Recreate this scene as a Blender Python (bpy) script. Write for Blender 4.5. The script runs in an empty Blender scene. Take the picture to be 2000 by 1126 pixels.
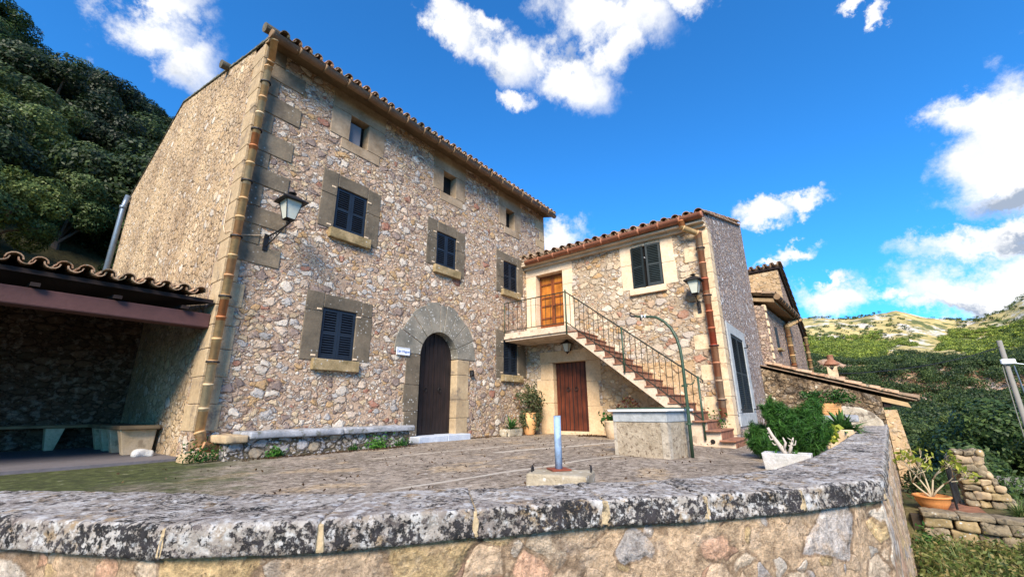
import bpy, math, random
import numpy as np
from mathutils import Vector, Matrix, noise as mn
random.seed(7); rng = np.random.default_rng(7)
S = bpy.context.scene; COL = S.collection
R = math.radians
# ------------------------------------------------------------------ camera
cam_d = bpy.data.cameras.new('camera'); cam = bpy.data.objects.new('camera', cam_d); COL.objects.link(cam)
cam_d.sensor_width = 36.0; cam_d.lens = 36.0*823.36/2000.0; cam_d.clip_start = 0.05; cam_d.clip_end = 6000
CR = Vector((0.60876246, -0.79330972, -0.00824395)); CDN = Vector((0.2152216, 0.17513849, -0.9607321)); CF = Vector((0.76360195, 0.58308336, 0.27735513))
CAMZ = 0.70
mw = Matrix((( CR.x, -CDN.x, -CF.x, 0), (CR.y, -CDN.y, -CF.y, 0), (CR.z, -CDN.z, -CF.z, CAMZ), (0, 0, 0, 1)))
cam.matrix_world = mw
S.camera = cam
# ------------------------------------------------------------------ sun, sky, exposure
SUN_DIR = Vector((-0.70, -0.40, 0.58)).normalized()      # towards the sun
sl = bpy.data.lights.new('sun', 'SUN'); sl.energy = 4.4; sl.angle = R(24); sl.color = (1.0, 0.87, 0.70)
so = bpy.data.objects.new('sun', sl); COL.objects.link(so); so.rotation_euler = SUN_DIR.to_track_quat('Z', 'Y').to_euler()
S.view_settings.view_transform = 'Standard'; S.view_settings.look = 'None'; S.view_settings.gamma = 1.0
S.view_settings.exposure = 1.0

def ray(px, py):
    v = CR*(px-1000) + CDN*(py-563) + CF*823.36
    return v.normalized()

W = bpy.data.worlds.new('World'); S.world = W; W.use_nodes = True
nt = W.node_tree; nt.nodes.clear()
def N(nt, t, **k):
    n = nt.nodes.new(t)
    for a, b in k.items(): setattr(n, a, b)
    return n
def build_world():
    L = nt.links.new
    sky = N(nt, 'ShaderNodeTexSky', sky_type='NISHITA'); sky.sun_disc = False
    sky.sun_elevation = math.asin(SUN_DIR.z); sky.sun_rotation = math.atan2(SUN_DIR.x, SUN_DIR.y)
    sky.altitude = 300; sky.air_density = 1.0; sky.dust_density = 0.3; sky.ozone_density = 2.5
    tint = N(nt, 'ShaderNodeMix', data_type='RGBA', blend_type='MULTIPLY'); tint.inputs[0].default_value = 1
    L(sky.outputs[0], tint.inputs[6]); tint.inputs[7].default_value = (0.20, 0.77, 1.24, 1)
    tc = N(nt, 'ShaderNodeTexCoord'); D = tc.outputs['Generated']
    n1 = N(nt, 'ShaderNodeTexNoise'); n1.inputs['Scale'].default_value = 7; n1.inputs['Detail'].default_value = 9; n1.inputs['Roughness'].default_value = .68; L(D, n1.inputs['Vector'])
    sub = N(nt, 'ShaderNodeVectorMath', operation='SUBTRACT'); L(n1.outputs['Color'], sub.inputs[0]); sub.inputs[1].default_value = (.5, .5, .5)
    mul = N(nt, 'ShaderNodeVectorMath', operation='SCALE'); L(sub.outputs[0], mul.inputs[0]); mul.inputs['Scale'].default_value = 0.20
    dv = N(nt, 'ShaderNodeVectorMath', operation='ADD'); L(D, dv.inputs[0]); L(mul.outputs[0], dv.inputs[1])
    def blob(px, py, rx, ry, rot=0, gain=1.0):
        d = ray(px, py); a = R(rot)
        u = (ray(px+20*math.cos(a), py+20*math.sin(a)) - d); v = (ray(px-20*math.sin(a), py+20*math.cos(a)) - d)
        su = u.length/20*rx; sv = v.length/20*ry
        w = d.normalized(); u = (u - w*u.dot(w)).normalized(); v = w.cross(u)
        m = Matrix((u, v, w)).transposed()
        mp = N(nt, 'ShaderNodeMapping', vector_type='TEXTURE')
        mp.inputs['Location'].default_value = d; mp.inputs['Rotation'].default_value = m.to_euler(); mp.inputs['Scale'].default_value = (su, sv, 0.6)
        L(dv.outputs[0], mp.inputs['Vector'])
        ln = N(nt, 'ShaderNodeVectorMath', operation='LENGTH'); L(mp.outputs[0], ln.inputs[0])
        s = N(nt, 'ShaderNodeMath', operation='MULTIPLY_ADD'); L(ln.outputs['Value'], s.inputs[0]); s.inputs[1].default_value = -gain; s.inputs[2].default_value = gain
        return s.outputs[0]
    def mx(lst):
        o = lst[0]
        for q in lst[1:]:
            m = N(nt, 'ShaderNodeMath', operation='MAXIMUM'); L(o, m.inputs[0]); L(q, m.inputs[1]); o = m.outputs[0]
        return o
    blobs = [(285, 70, 150, 75, 20), (350, 130, 95, 95, 40), (310, 20, 110, 40, 0), (890, 60, 75, 40, 50), (975, 115, 95, 62, 25), (945, 45, 50, 30, 0), (1115, 165, 95, 62, 10), (1190, 20, 170, 70, 12), (1200, 90, 55, 60, 20),
             (1003, 208, 40, 25, 0), (1350, -10, 90, 45, -10), (1500, 425, 60, 26, 10), (1575, 398, 65, 24, -22), (1560, 482, 80, 22, -12), (1620, 536, 55, 18, -10), (1620, 575, 110, 42, 0),
             (1890, 225, 115, 62, -20), (1990, 235, 140, 130, 0), (1945, 335, 165, 85, 0), (1960, 395, 180, 48, 0), (1900, 478, 190, 36, -8), (1855, 562, 225, 66, 3), (2010, 560, 160, 75, 0), (1730, 562, 80, 30, 0), (1500, 512, 60, 14, -10),
             (1090, 470, 62, 50, 20), (1735, 28, 45, 22, -30), (1680, 2, 50, 16, -20), (1840, 590, 200, 30, 0)]
    dens = mx([blob(*b) for b in blobs])
    n2 = N(nt, 'ShaderNodeTexNoise'); n2.inputs['Scale'].default_value = 7; n2.inputs['Detail'].default_value = 9; n2.inputs['Roughness'].default_value = .62; L(D, n2.inputs['Vector'])
    a = N(nt, 'ShaderNodeMath', operation='MULTIPLY_ADD'); L(n2.outputs['Fac'], a.inputs[0]); a.inputs[1].default_value = 2.3; a.inputs[2].default_value = -1.06
    b = N(nt, 'ShaderNodeMath', operation='ADD'); L(a.outputs[0], b.inputs[0]); L(dens, b.inputs[1])
    mr = N(nt, 'ShaderNodeMapRange', interpolation_type='SMOOTHSTEP'); L(b.outputs[0], mr.inputs[0]); mr.inputs[1].default_value = 0.0; mr.inputs[2].default_value = 0.80
    # clouds are lit from above: greyer where thick at their base
    grey = mx([blob(1945, 405, 170, 42, -4, 1.4), blob(1980, 480, 120, 20, 0), blob(1900, 600, 150, 16, 0, .8), blob(1120, 110, 60, 22, 0, .7), blob(960, 150, 60, 25, 0, .6), blob(340, 160, 60, 30, 30, .5)])
    gm = N(nt, 'ShaderNodeMapRange', interpolation_type='SMOOTHSTEP'); L(grey, gm.inputs[0]); gm.inputs[1].default_value = -.1; gm.inputs[2].default_value = 1.1
    n3 = N(nt, 'ShaderNodeTexNoise'); n3.inputs['Scale'].default_value = 14; n3.inputs['Detail'].default_value = 5; L(D, n3.inputs['Vector'])
    g2 = N(nt, 'ShaderNodeMath', operation='MULTIPLY_ADD'); L(n3.outputs['Fac'], g2.inputs[0]); g2.inputs[1].default_value = .55; g2.inputs[2].default_value = -.17
    g3 = N(nt, 'ShaderNodeMath', operation='ADD', use_clamp=True); L(g2.outputs[0], g3.inputs[0]); L(gm.outputs[0], g3.inputs[1])
    cc = N(nt, 'ShaderNodeMix', data_type='RGBA'); L(g3.outputs[0], cc.inputs[0]); K = 4.9
    cc.inputs[6].default_value = (1.0*K, 1.0*K, 1.0*K, 1); cc.inputs[7].default_value = (.36*K, .43*K, .55*K, 1)
    mix = N(nt, 'ShaderNodeMix', data_type='RGBA'); L(mr.outputs[0], mix.inputs[0]); L(tint.outputs[2], mix.inputs[6]); L(cc.outputs[2], mix.inputs[7])
    bg = N(nt, 'ShaderNodeBackground'); L(mix.outputs[2], bg.inputs[0]); bg.inputs[1].default_value = 0.12
    out = N(nt, 'ShaderNodeOutputWorld'); L(bg.outputs[0], out.inputs[0])
build_world()

# ------------------------------------------------------------------ material helpers
class Mt:
    def __init__(s, name, rough=.85, spec=.3):
        s.m = bpy.data.materials.new(name); s.m.use_nodes = True; s.t = s.m.node_tree; s.t.nodes.clear()
        s.b = s.n('ShaderNodeBsdfPrincipled'); s.b.inputs['Roughness'].default_value = rough; s.b.inputs['Specular IOR Level'].default_value = spec
        s.o = s.n('ShaderNodeOutputMaterial'); s.l(s.b.outputs[0], s.o.inputs[0])
        s.tc = s.n('ShaderNodeTexCoord'); s.P = s.tc.outputs['Object']
    def n(s, t, **k): return N(s.t, t, **k)
    def l(s, a, b): s.t.links.new(a, b)
    def val(s, sock, v):
        if isinstance(v, (int, float)): sock.default_value = v
        elif isinstance(v, (tuple, list)): sock.default_value = tuple(v) + ((1,) if len(v) == 3 and sock.type == 'RGBA' else ())
        else: s.l(v, sock)
    def noise(s, scale, detail=4, rough=.55, vec=None, out='Fac', dist=0):
        n = s.n('ShaderNodeTexNoise'); s.l(vec or s.P, n.inputs['Vector']); n.inputs['Scale'].default_value = scale; n.inputs['Detail'].default_value = detail; n.inputs['Roughness'].default_value = rough; n.inputs['Distortion'].default_value = dist
        return n.outputs[out]
    def map(s, scale=(1, 1, 1), vec=None, rot=(0, 0, 0), loc=(0, 0, 0)):
        n = s.n('ShaderNodeMapping'); s.l(vec or s.P, n.inputs[0]); n.inputs['Scale'].default_value = scale; n.inputs['Rotation'].default_value = rot; n.inputs['Location'].default_value = loc
        return n.outputs[0]
    def vor(s, vec, feature='F1', scale=1, rnd=1):
        n = s.n('ShaderNodeTexVoronoi', feature=feature); s.l(vec, n.inputs['Vector']); n.inputs['Scale'].default_value = scale; n.inputs['Randomness'].default_value = rnd
        return n
    def math(s, op, a, b=0, c=None, clamp=False):
        n = s.n('ShaderNodeMath', operation=op, use_clamp=clamp); s.val(n.inputs[0], a); s.val(n.inputs[1], b)
        if c is not None: s.val(n.inputs[2], c)
        return n.outputs[0]
    def mr(s, v, a, b, c=0, d=1, smooth=True):
        n = s.n('ShaderNodeMapRange', interpolation_type='SMOOTHSTEP' if smooth else 'LINEAR'); s.val(n.inputs[0], v)
        for i, q in enumerate((a, b, c, d)): s.val(n.inputs[i+1], q)
        return n.outputs[0]
    def mix(s, f, a, b, bt='MIX'):
        n = s.n('ShaderNodeMix', data_type='RGBA', blend_type=bt); s.val(n.inputs[0], f); s.val(n.inputs[6], a); s.val(n.inputs[7], b)
        return n.outputs[2]
    def ramp(s, f, stops, const=False):
        n = s.n('ShaderNodeValToRGB'); e = n.color_ramp; e.interpolation = 'CONSTANT' if const else 'LINEAR'
        while len(e.elements) < len(stops): e.elements.new(0.5)
        for i, (p, c) in enumerate(stops): e.elements[i].position = p; e.elements[i].color = tuple(c)+(1,)
        s.val(n.inputs[0], f); return n.outputs[0]
    def sep(s, v):
        n = s.n('ShaderNodeSeparateXYZ'); s.l(v, n.inputs[0]); return n.outputs
    def vadd(s, a, b, scale=1.0, sub=.5):
        m = s.n('ShaderNodeVectorMath', operation='SUBTRACT'); s.l(b, m.inputs[0]); m.inputs[1].default_value = (sub,)*3
        k = s.n('ShaderNodeVectorMath', operation='SCALE'); s.l(m.outputs[0], k.inputs[0]); k.inputs['Scale'].default_value = scale
        q = s.n('ShaderNodeVectorMath', operation='ADD'); s.l(a, q.inputs[0]); s.l(k.outputs[0], q.inputs[1]); return q.outputs[0]
    def bump(s, h, dist=.02, strength=1.0):
        n = s.n('ShaderNodeBump'); s.l(h, n.inputs['Height']); n.inputs['Distance'].default_value = dist; n.inputs['Strength'].default_value = strength
        s.l(n.outputs[0], s.b.inputs['Normal'])
    def col(s, c): s.val(s.b.inputs['Base Color'], c); return s.m

def rubble(name, pal, mortar, s=4.2, s2=2.1, c1=.5, c2=.8, bump=.035, zs=1.45, warp=.12, stain=((.85, .83, .82), (1.08, 1.06, 1.04)), contrast=(.72, 1.2), mw=.10, ch=1.0, stain_s=.7, smear=.2, rnd=.62, c3=.55, crev=.75, nb=.5, grit=0):
    M = Mt(name, .92, .2)
    wv = M.vadd(M.P, M.noise(s*1.1, 3, out='Color'), warp); rough_n = M.noise(s*7, 5, .65)
    def layer(k, loc, cov, w, r0):
        v = M.map((s*k, s*k, s*k*zs), wv, loc=loc); A = M.vor(v); E_ = M.vor(v, 'DISTANCE_TO_EDGE').outputs['Distance']
        sc = M.n('ShaderNodeSeparateColor'); M.l(A.outputs['Color'], sc.inputs[0])
        q = M.math('MINIMUM', M.math('MULTIPLY', E_, 2.2), M.math('SUBTRACT', r0, A.outputs['Distance']))
        q = M.math('ADD', q, M.math('MULTIPLY_ADD', rough_n, .20, -.10-w*.5))
        on = M.math('LESS_THAN', sc.outputs[0], cov)
        m = M.math('MULTIPLY', M.mr(q, 0, .05), on); line = M.math('MULTIPLY', M.math('MULTIPLY', M.mr(q, -.10, -.01), M.mr(q, .07, .01)), on)
        dome = M.math('MULTIPLY', M.mr(q, 0, .22), on)
        return m, line, dome, sc.outputs[1], sc.outputs[2]
    ma, la, da, ga, ba = layer(1, (0, 0, 0), c1, mw, rnd); mb, lb, db, gb, bb = layer(s2, (3.1, 1.7, 9.2), c2, mw, rnd+.02); mc, lc, dc, gc, bc = layer(s2*2.1, (7.7, 4.1, 2.2), c3, mw, rnd+.04)
    mort = M.mix(M.noise(s*2.5, 6, .65), tuple(x*.66 for x in mortar), tuple(min(1, x*1.3) for x in mortar))
    dkm = (mortar[0]*.28, mortar[1]*.25, mortar[2]*.24)
    c = mort
    for m_, l_, g_, b_ in ((mc, lc, gc, bc), (mb, lb, gb, bb), (ma, la, ga, ba)):
        st_ = M.mix(1, M.ramp(g_, pal, True), M.ramp(b_, [(0, (.78, .78, .78)), (1, (1.16, 1.15, 1.13))]), 'MULTIPLY')
        c = M.mix(m_, c, st_); c = M.mix(M.math('MULTIPLY', l_, crev), c, dkm)
    c = M.mix(M.math('MULTIPLY', M.mr(M.noise(s*3.1, 7, .68, vec=M.map(loc=(9, 4, 2))), .50, .66), smear), c, mort)
    c = M.mix(M.math('MULTIPLY', M.mr(M.noise(s*2.3, 5, .65, vec=M.map(loc=(2, 14, 5))), .52, .64), .30), c, (.52, .46, .40))
    det = M.noise(s*6, 9, .74); c = M.mix(1, c, M.ramp(det, [(.3, (contrast[0],)*3), (.7, (contrast[1],)*3)]), 'MULTIPLY')
    if grit:
        gq = M.noise(grit, 8, .78); c = M.mix(1, c, M.ramp(gq, [(.34, (.56, .53, .50)), (.5, (1.04, 1.04, 1.04)), (.66, (1.38, 1.35, 1.32))]), 'MULTIPLY')
        cr = M.noise(s*2.2, 9, .7, vec=M.map(loc=(3, 3, 1))); cr = M.mr(M.math('ABSOLUTE', M.math('SUBTRACT', cr, .5)), .010, .0); c = M.mix(M.math('MULTIPLY', cr, .7), c, dkm)
    c = M.mix(1, c, M.ramp(M.noise(stain_s, 4, .6), [(.35, stain[0]), (.65, stain[1])]), 'MULTIPLY')
    dk = M.mr(M.noise(s*13, 4, .7), .63, .72); c = M.mix(M.math('MULTIPLY', dk, .65), c, (.05, .04, .035))
    M.col(c)
    h = M.math('MAXIMUM', M.math('MAXIMUM', da, M.math('MULTIPLY', db, .65)), M.math('MULTIPLY', dc, .35))
    h = M.math('ADD', M.math('MULTIPLY', h, ch), M.math('MULTIPLY', M.noise(s*6, 8, .75), nb))
    M.bump(h, bump); return M.m

def stone(name, c1, c2, speck=None, sc=3.0, bump=.008, rough=.9, dark=None, blocks=None, speck_n=.5, fine=30):
    M = Mt(name, rough, .25)
    c = M.ramp(M.noise(sc, 6, .62), [(.32, c1), (.68, c2)])
    c = M.mix(1, c, M.ramp(M.noise(sc*9, 6, .7), [(.3, (.82,)*3), (.7, (1.14,)*3)]), 'MULTIPLY')
    if dark: c = M.mix(M.mr(M.noise(sc*1.7, 7, .7, vec=M.map((1, 1, 1), loc=(5, 2, 8))), .52, .64), c, dark)
    if speck:
        v = M.vor(M.vadd(M.P, M.noise(20, 3, out='Color'), .03), scale=13); f = M.math('MULTIPLY', M.mr(v.outputs['Distance'], .28, .12), M.mr(M.noise(2.0, 3), speck_n-.02, speck_n+.1))
        c = M.mix(f, c, speck)
    if blocks:
        bn = M.noise(blocks, 0); 
    M.col(c); M.bump(M.noise(fine, 7, .7), bump); return M.m

def simple(name, c, rough=.6, var=.15, sc=8, metal=0, bump=.003, spec=.4):
    M = Mt(name, rough, spec); M.b.inputs['Metallic'].default_value = metal
    k = M.mix(M.noise(sc, 5, .65), tuple(x*(1-var) for x in c), tuple(min(1, x*(1+var)) for x in c))
    M.col(k); M.bump(M.noise(sc*6, 4, .6), bump); return M.m

def foliage(name, c1, c2, c3, rough=.55, trans=.25):
    M = Mt(name, rough, .3)
    g = M.n('ShaderNodeNewGeometry'); oi = M.n('ShaderNodeObjectInfo')
    c = M.ramp(g.outputs['Random Per Island'], [(0, c1), (.55, c2), (1, c3)])
    c = M.mix(1, c, M.ramp(oi.outputs['Random'], [(0, (.55, .60, .55)), (.5, (1, 1, 1)), (1, (1.6, 1.45, 1.15))]), 'MULTIPLY')
    M.col(c)
    t = M.n('ShaderNodeBsdfTranslucent'); M.l(c, t.inputs[0]); mx = M.n('ShaderNodeMixShader'); mx.inputs[0].default_value = trans
    M.l(M.b.outputs[0], mx.inputs[1]); M.l(t.outputs[0], mx.inputs[2]); M.l(mx.outputs[0], M.o.inputs[0]); return M.m

# palettes (linear albedo)
WHT = (.68, .61, .52); CRM = (.60, .47, .31); PNK = (.58, .42, .31); OCH = (.50, .33, .17); BRN = (.17, .11, .08); GRY = (.46, .44, .42); PAL = (.62, .50, .39)
pal_main = [(0, WHT), (.15, PAL), (.34, PNK), (.50, CRM), (.64, GRY), (.72, OCH), (.80, (.30, .23, .20)), (.92, (.36, .17, .12)), (.945, WHT)]
pal_wing = [(0, (.56, .46, .33)), (.25, (.60, .50, .38)), (.45, (.52, .38, .26)), (.62, (.50, .44, .38)), (.78, (.46, .30, .15)), (.88, (.45, .25, .17)), (.93, (.60, .53, .44))]
pal_gable = [(0, (.54, .41, .26)), (.3, (.60, .46, .31)), (.55, (.48, .35, .21)), (.75, (.60, .49, .36)), (.93, (.66, .60, .52))]
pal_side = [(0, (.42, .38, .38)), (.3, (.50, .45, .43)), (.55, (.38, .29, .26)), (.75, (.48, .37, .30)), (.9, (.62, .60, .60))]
pal_par = [(0, (.60, .46, .33)), (.25, (.48, .45, .44)), (.38, (.58, .37, .26)), (.5, (.60, .45, .25)), (.68, (.64, .53, .41)), (.88, (.34, .15, .11)), (.92, (.60, .55, .49))]
pal_dry = [(0, (.40, .32, .20)), (.4, (.46, .38, .26)), (.7, (.33, .26, .17)), (.9, (.42, .38, .33))]
m_main = rubble('rubble_facade', pal_main, (.47, .335, .235), s=3.8, s2=1.85, c1=.38, c2=.70, c3=.72, bump=.05, contrast=(.70, 1.26), warp=.22, smear=.45, rnd=.62, crev=.62)
m_gable = rubble('rubble_gable', pal_gable, (.54, .40, .255), s=3.9, s2=2.0, c1=.32, c2=.6, c3=.6, bump=.05, zs=1.25, smear=.5, crev=.6, contrast=(.62, 1.28), stain=((.72, .68, .66), (1.12, 1.1, 1.05)))
m_wing = rubble('rubble_wing', pal_wing, (.43, .34, .24), s=3.3, s2=1.9, c1=.6, c2=.75, bump=.045, contrast=(.68, 1.22), warp=.18, zs=1.5, smear=.35, crev=.45, rnd=.68)
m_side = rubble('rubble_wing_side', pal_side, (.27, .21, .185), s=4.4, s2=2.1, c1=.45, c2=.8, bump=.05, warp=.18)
m_rear = rubble('rubble_rear', [(0, (.42, .30, .22)), (.4, (.36, .26, .22)), (.7, (.46, .36, .28))], (.30, .22, .18), s=4, bump=.04)
m_par = rubble('rubble_parapet', pal_par, (.58, .43, .29), s=2.1, s2=2.3, c1=.62, c2=.35, c3=.25, bump=.06, zs=1.1, warp=.17, mw=.08, contrast=(.50, 1.42), ch=.5, smear=.62, crev=.6, rnd=.66, nb=1.1, grit=38)
m_bench = rubble('rubble_bench', [(0, (.52, .50, .50)), (.4, (.40, .40, .42)), (.6, (.48, .40, .30)), (.85, (.58, .56, .54))], (.14, .12, .08), s=4.6, s2=2, c1=.8, c2=.5, bump=.08, zs=1.2)
m_dry = rubble('dry_stone', pal_dry, (.08, .06, .045), s=2.6, s2=2.2, c1=.95, c2=.3, bump=.10, zs=1.9, mw=.04)
m_plasr = rubble('plastered_rubble', [(0, (.56, .40, .23)), (.4, (.48, .32, .17)), (.7, (.60, .46, .30))], (.50, .35, .20), s=3.2, s2=2, c1=.5, c2=.4, c3=.1, bump=.035, smear=.6, crev=.35, rnd=.6)
m_leanr = rubble('blackened_rubble', [(0, (.20, .15, .10)), (.3, (.34, .26, .17)), (.55, (.12, .095, .07)), (.75, (.42, .34, .24)), (.92, (.50, .46, .38))], (.24, .175, .11), s=2.6, s2=2.2, c1=.6, c2=.6, c3=.5, bump=.08, smear=.4, crev=.8, contrast=(.5, 1.4), stain=((.45, .42, .40), (1.2, 1.15, 1.08)), stain_s=2.2)
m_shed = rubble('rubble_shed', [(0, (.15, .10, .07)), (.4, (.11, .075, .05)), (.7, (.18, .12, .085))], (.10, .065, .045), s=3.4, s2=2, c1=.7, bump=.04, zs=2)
m_sgrey = stone('sandstone_weathered', (.075, .064, .048), (.19, .15, .105), (.46, .45, .42), sc=1.7, bump=.01)
m_sarch = stone('sandstone_arch', (.135, .13, .11), (.28, .25, .20), (.55, .55, .54), sc=1.9, bump=.01, speck_n=.42)
m_sattic = stone('sandstone_attic', (.20, .14, .085), (.42, .32, .22), None, sc=1.6, bump=.008)
m_quoin = stone('sandstone_quoin', (.33, .24, .145), (.50, .38, .235), None, sc=1.3, bump=.012, dark=(.22, .17, .12))
m_quoing = stone('sandstone_quoin_grey', (.10, .082, .062), (.26, .205, .14), (.42, .40, .37), sc=1.5, bump=.012)
m_sill = stone('sandstone_sill', (.16, .12, .055), (.42, .31, .17), (.5, .5, .48), sc=4, bump=.015)
m_cream = stone('limestone_cream', (.60, .44, .29), (.70, .56, .41), None, sc=2.0, bump=.004)
m_creamq = stone('limestone_quoin', (.50, .36, .21), (.66, .52, .36), None, sc=2.4, bump=.006, dark=(.36, .26, .16))
m_plas = stone('lime_plaster', (.50, .34, .19), (.62, .46, .29), None, sc=1.6, bump=.012, fine=14)
m_plas2 = stone('stair_plaster', (.46, .35, .25), (.60, .49, .38), None, sc=3, bump=.006, dark=(.30, .23, .17))
m_soffit = stone('eave_board', (.20, .135, .075), (.34, .24, .14), None, sc=3, bump=.004)
m_soffit2 = stone('cornice_cream', (.45, .36, .26), (.58, .48, .36), None, sc=3, bump=.004)
m_marble = stone('bench_slab', (.19, .20, .22), (.40, .41, .44), (.50, .50, .48), sc=3.5, bump=.012, dark=(.12, .12, .10))
m_step = stone('blue_grey_step', (.36, .41, .50), (.52, .56, .62), None, sc=4, bump=.005)
m_gut = stone('gutter_clay_dull', (.16, .10, .055), (.27, .175, .10), None, sc=3, bump=.004, rough=.7)
m_gut2 = stone('gutter_clay_red', (.26, .10, .055), (.38, .16, .09), None, sc=5, bump=.004, rough=.65)
m_terr = stone('terracotta', (.20, .085, .05), (.34, .165, .10), None, sc=5, bump=.006, rough=.8, dark=(.13, .075, .05))
m_pot = stone('pot_clay', (.58, .29, .11), (.68, .38, .17), None, sc=3, bump=.003, rough=.7)
m_bowl = stone('bowl_clay', (.52, .20, .06), (.62, .28, .09), None, sc=3, bump=.003, rough=.7)
m_whitepot = stone('whitewashed_pot', (.50, .36, .22), (.64, .50, .34), None, sc=4, bump=.01)
m_conc = stone('concrete_block', (.30, .25, .17), (.44, .39, .30), (.60, .57, .50), sc=6, bump=.02, speck_n=.3)
m_trough = stone('concrete_trough', (.42, .42, .40), (.58, .57, .56), None, sc=7, bump=.015)
m_wellp = stone('well_panel', (.27, .22, .155), (.44, .37, .28), None, sc=9, bump=.03, dark=(.15, .11, .075), fine=18)
m_wellf = stone('well_frame', (.31, .27, .21), (.48, .42, .34), None, sc=6, bump=.015, dark=(.22, .19, .15))
m_wellg = stone('well_band', (.26, .28, .29), (.40, .42, .43), None, sc=8, bump=.012)
m_welltop = stone('well_marble', (.66, .66, .66), (.80, .80, .79), None, sc=3, bump=.003, rough=.5)
m_shut = simple('shutter_navy', (.007, .014, .026), .55, .75, 2.5)
m_shutg = simple('shutter_greenblack', (.010, .018, .020), .6, .75, 2.5)
m_iron = simple('black_iron', (.018, .017, .018), .5, .3, 20, .3)
m_green = simple('green_paint', (.028, .058, .034), .45, .5, 9)
m_dgreen = simple('rail_iron_green', (.014, .020, .014), .5, .4, 9)
m_blue = stone('blue_pvc', (.21, .31, .47), (.30, .42, .60), None, sc=5, bump=.002, rough=.6, dark=(.17, .23, .33))
m_rust = simple('rusty_plate', (.20, .05, .025), .8, .4, 30)
m_zinc = simple('zinc_pipe', (.16, .20, .25), .4, .25, 6, .5)
m_beam = simple("shed_beam", (.085, .036, .034), .8, .4, 5)
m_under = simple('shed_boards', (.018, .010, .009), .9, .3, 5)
m_raft = simple('rafter_wood', (.42, .29, .15), .8, .3, 5)
m_darkroom = simple('dark_interior', (.01, .008, .007), .95, .2, 3)
m_glass = simple('frosted_lantern_glass', (.50, .52, .45), .25, .1, 5, spec=.6)
m_bulb = simple('lamp_bulb', (.75, .75, .72), .3, .05, 5)
m_white = simple('white_enamel', (.72, .74, .78), .35, .05, 3)
m_lett = simple('blue_lettering', (.05, .12, .38), .5, .1, 3)
m_bare = simple('bleached_wood', (.44, .38, .33), .9, .4, 22)
m_dst = stone('garden_stone', (.15, .12, .08), (.34, .27, .175), (.45, .43, .36), sc=4, bump=.03, dark=(.07, .06, .045))
m_bark = simple('bark', (.10, .075, .055), .95, .35, 6, bump=.02)
m_barkp = simple('pale_bark', (.40, .33, .22), .9, .25, 8)
m_soil = simple('soil', (.05, .035, .022), 1, .4, 20, bump=.02)
m_ins = simple('white_insulator', (.74, .76, .80), .4, .05, 4)
m_sheet = simple('weathered_sheet', (.17, .16, .15), .8, .35, 2)

def tiles_mat():
    M = Mt('roof_tile_clay', .85, .2); g = M.n('ShaderNodeNewGeometry')
    c = M.ramp(g.outputs['Random Per Island'], [(0, (.30, .17, .10)), (.35, (.42, .27, .17)), (.6, (.22, .15, .10)), (.8, (.46, .33, .22)), (1, (.34, .17, .10))])
    c = M.mix(M.mr(M.noise(6, 7, .7), .5, .62), c, (.10, .09, .06)); c = M.mix(M.mr(M.noise(17, 5, .7), .6, .68), c, (.36, .35, .27))
    M.col(c); M.bump(M.noise(25, 5), .006); return M.m
m_tile = tiles_mat()
def pipe_mat(name, cols, seg=.36):
    M = Mt(name, .6, .35); z = M.sep(M.P)[2]
    w = M.n('ShaderNodeTexWhiteNoise', noise_dimensions='1D'); M.l(M.math('FLOOR', M.math('DIVIDE', z, seg)), w.inputs['W'])
    c = M.ramp(w.outputs['Value'], cols, True); c = M.mix(1, c, M.ramp(M.noise(7, 6, .7), [(.3, (.7, .7, .7)), (.7, (1.2, 1.17, 1.1))]), 'MULTIPLY')
    M.col(c); M.bump(M.noise(30, 4), .004); return M.m
m_pipeA = pipe_mat('downpipe_clay_tan', [(0, (.50, .31, .15)), (.3, (.54, .36, .18)), (.58, (.46, .25, .12)), (.7, (.52, .40, .25)), (.9, (.42, .16, .06))])
m_pipeB = pipe_mat('downpipe_clay_red', [(0, (.46, .20, .11)), (.3, (.50, .25, .14)), (.55, (.40, .12, .06)), (.75, (.44, .30, .20)), (.9, (.42, .08, .04))])
def wood(name, c1, c2, axis='z', rough=.5):
    M = Mt(name, rough, .4); sc = (14, 14, .9) if axis == 'z' else (.9, 14, 14)
    c = M.ramp(M.noise(1.5, 6, .6, vec=M.map(sc)), [(.3, c1), (.7, c2)]); c = M.mix(1, c, M.ramp(M.noise(2.5, 4), [(.35, (.6,)*3), (.65, (1.25,)*3)]), 'MULTIPLY')
    M.col(c); M.bump(M.noise(3, 4, vec=M.map(sc)), .003); return M.m
m_wor = wood('varnished_pine', (.28, .085, .012), (.44, .165, .024), rough=.4)
m_wfr = wood('varnished_frame', (.13, .035, .012), (.22, .065, .02), rough=.4)
m_wred = wood('red_brown_planks', (.050, .012, .007), (.14, .034, .014), rough=.45)
m_wdark = wood('dark_door_wood', (.010, .007, .007), (.024, .013, .011), rough=.6)
m_benchw = wood('bench_seat', (.14, .09, .05), (.24, .17, .09), 'x', .8)

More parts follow.
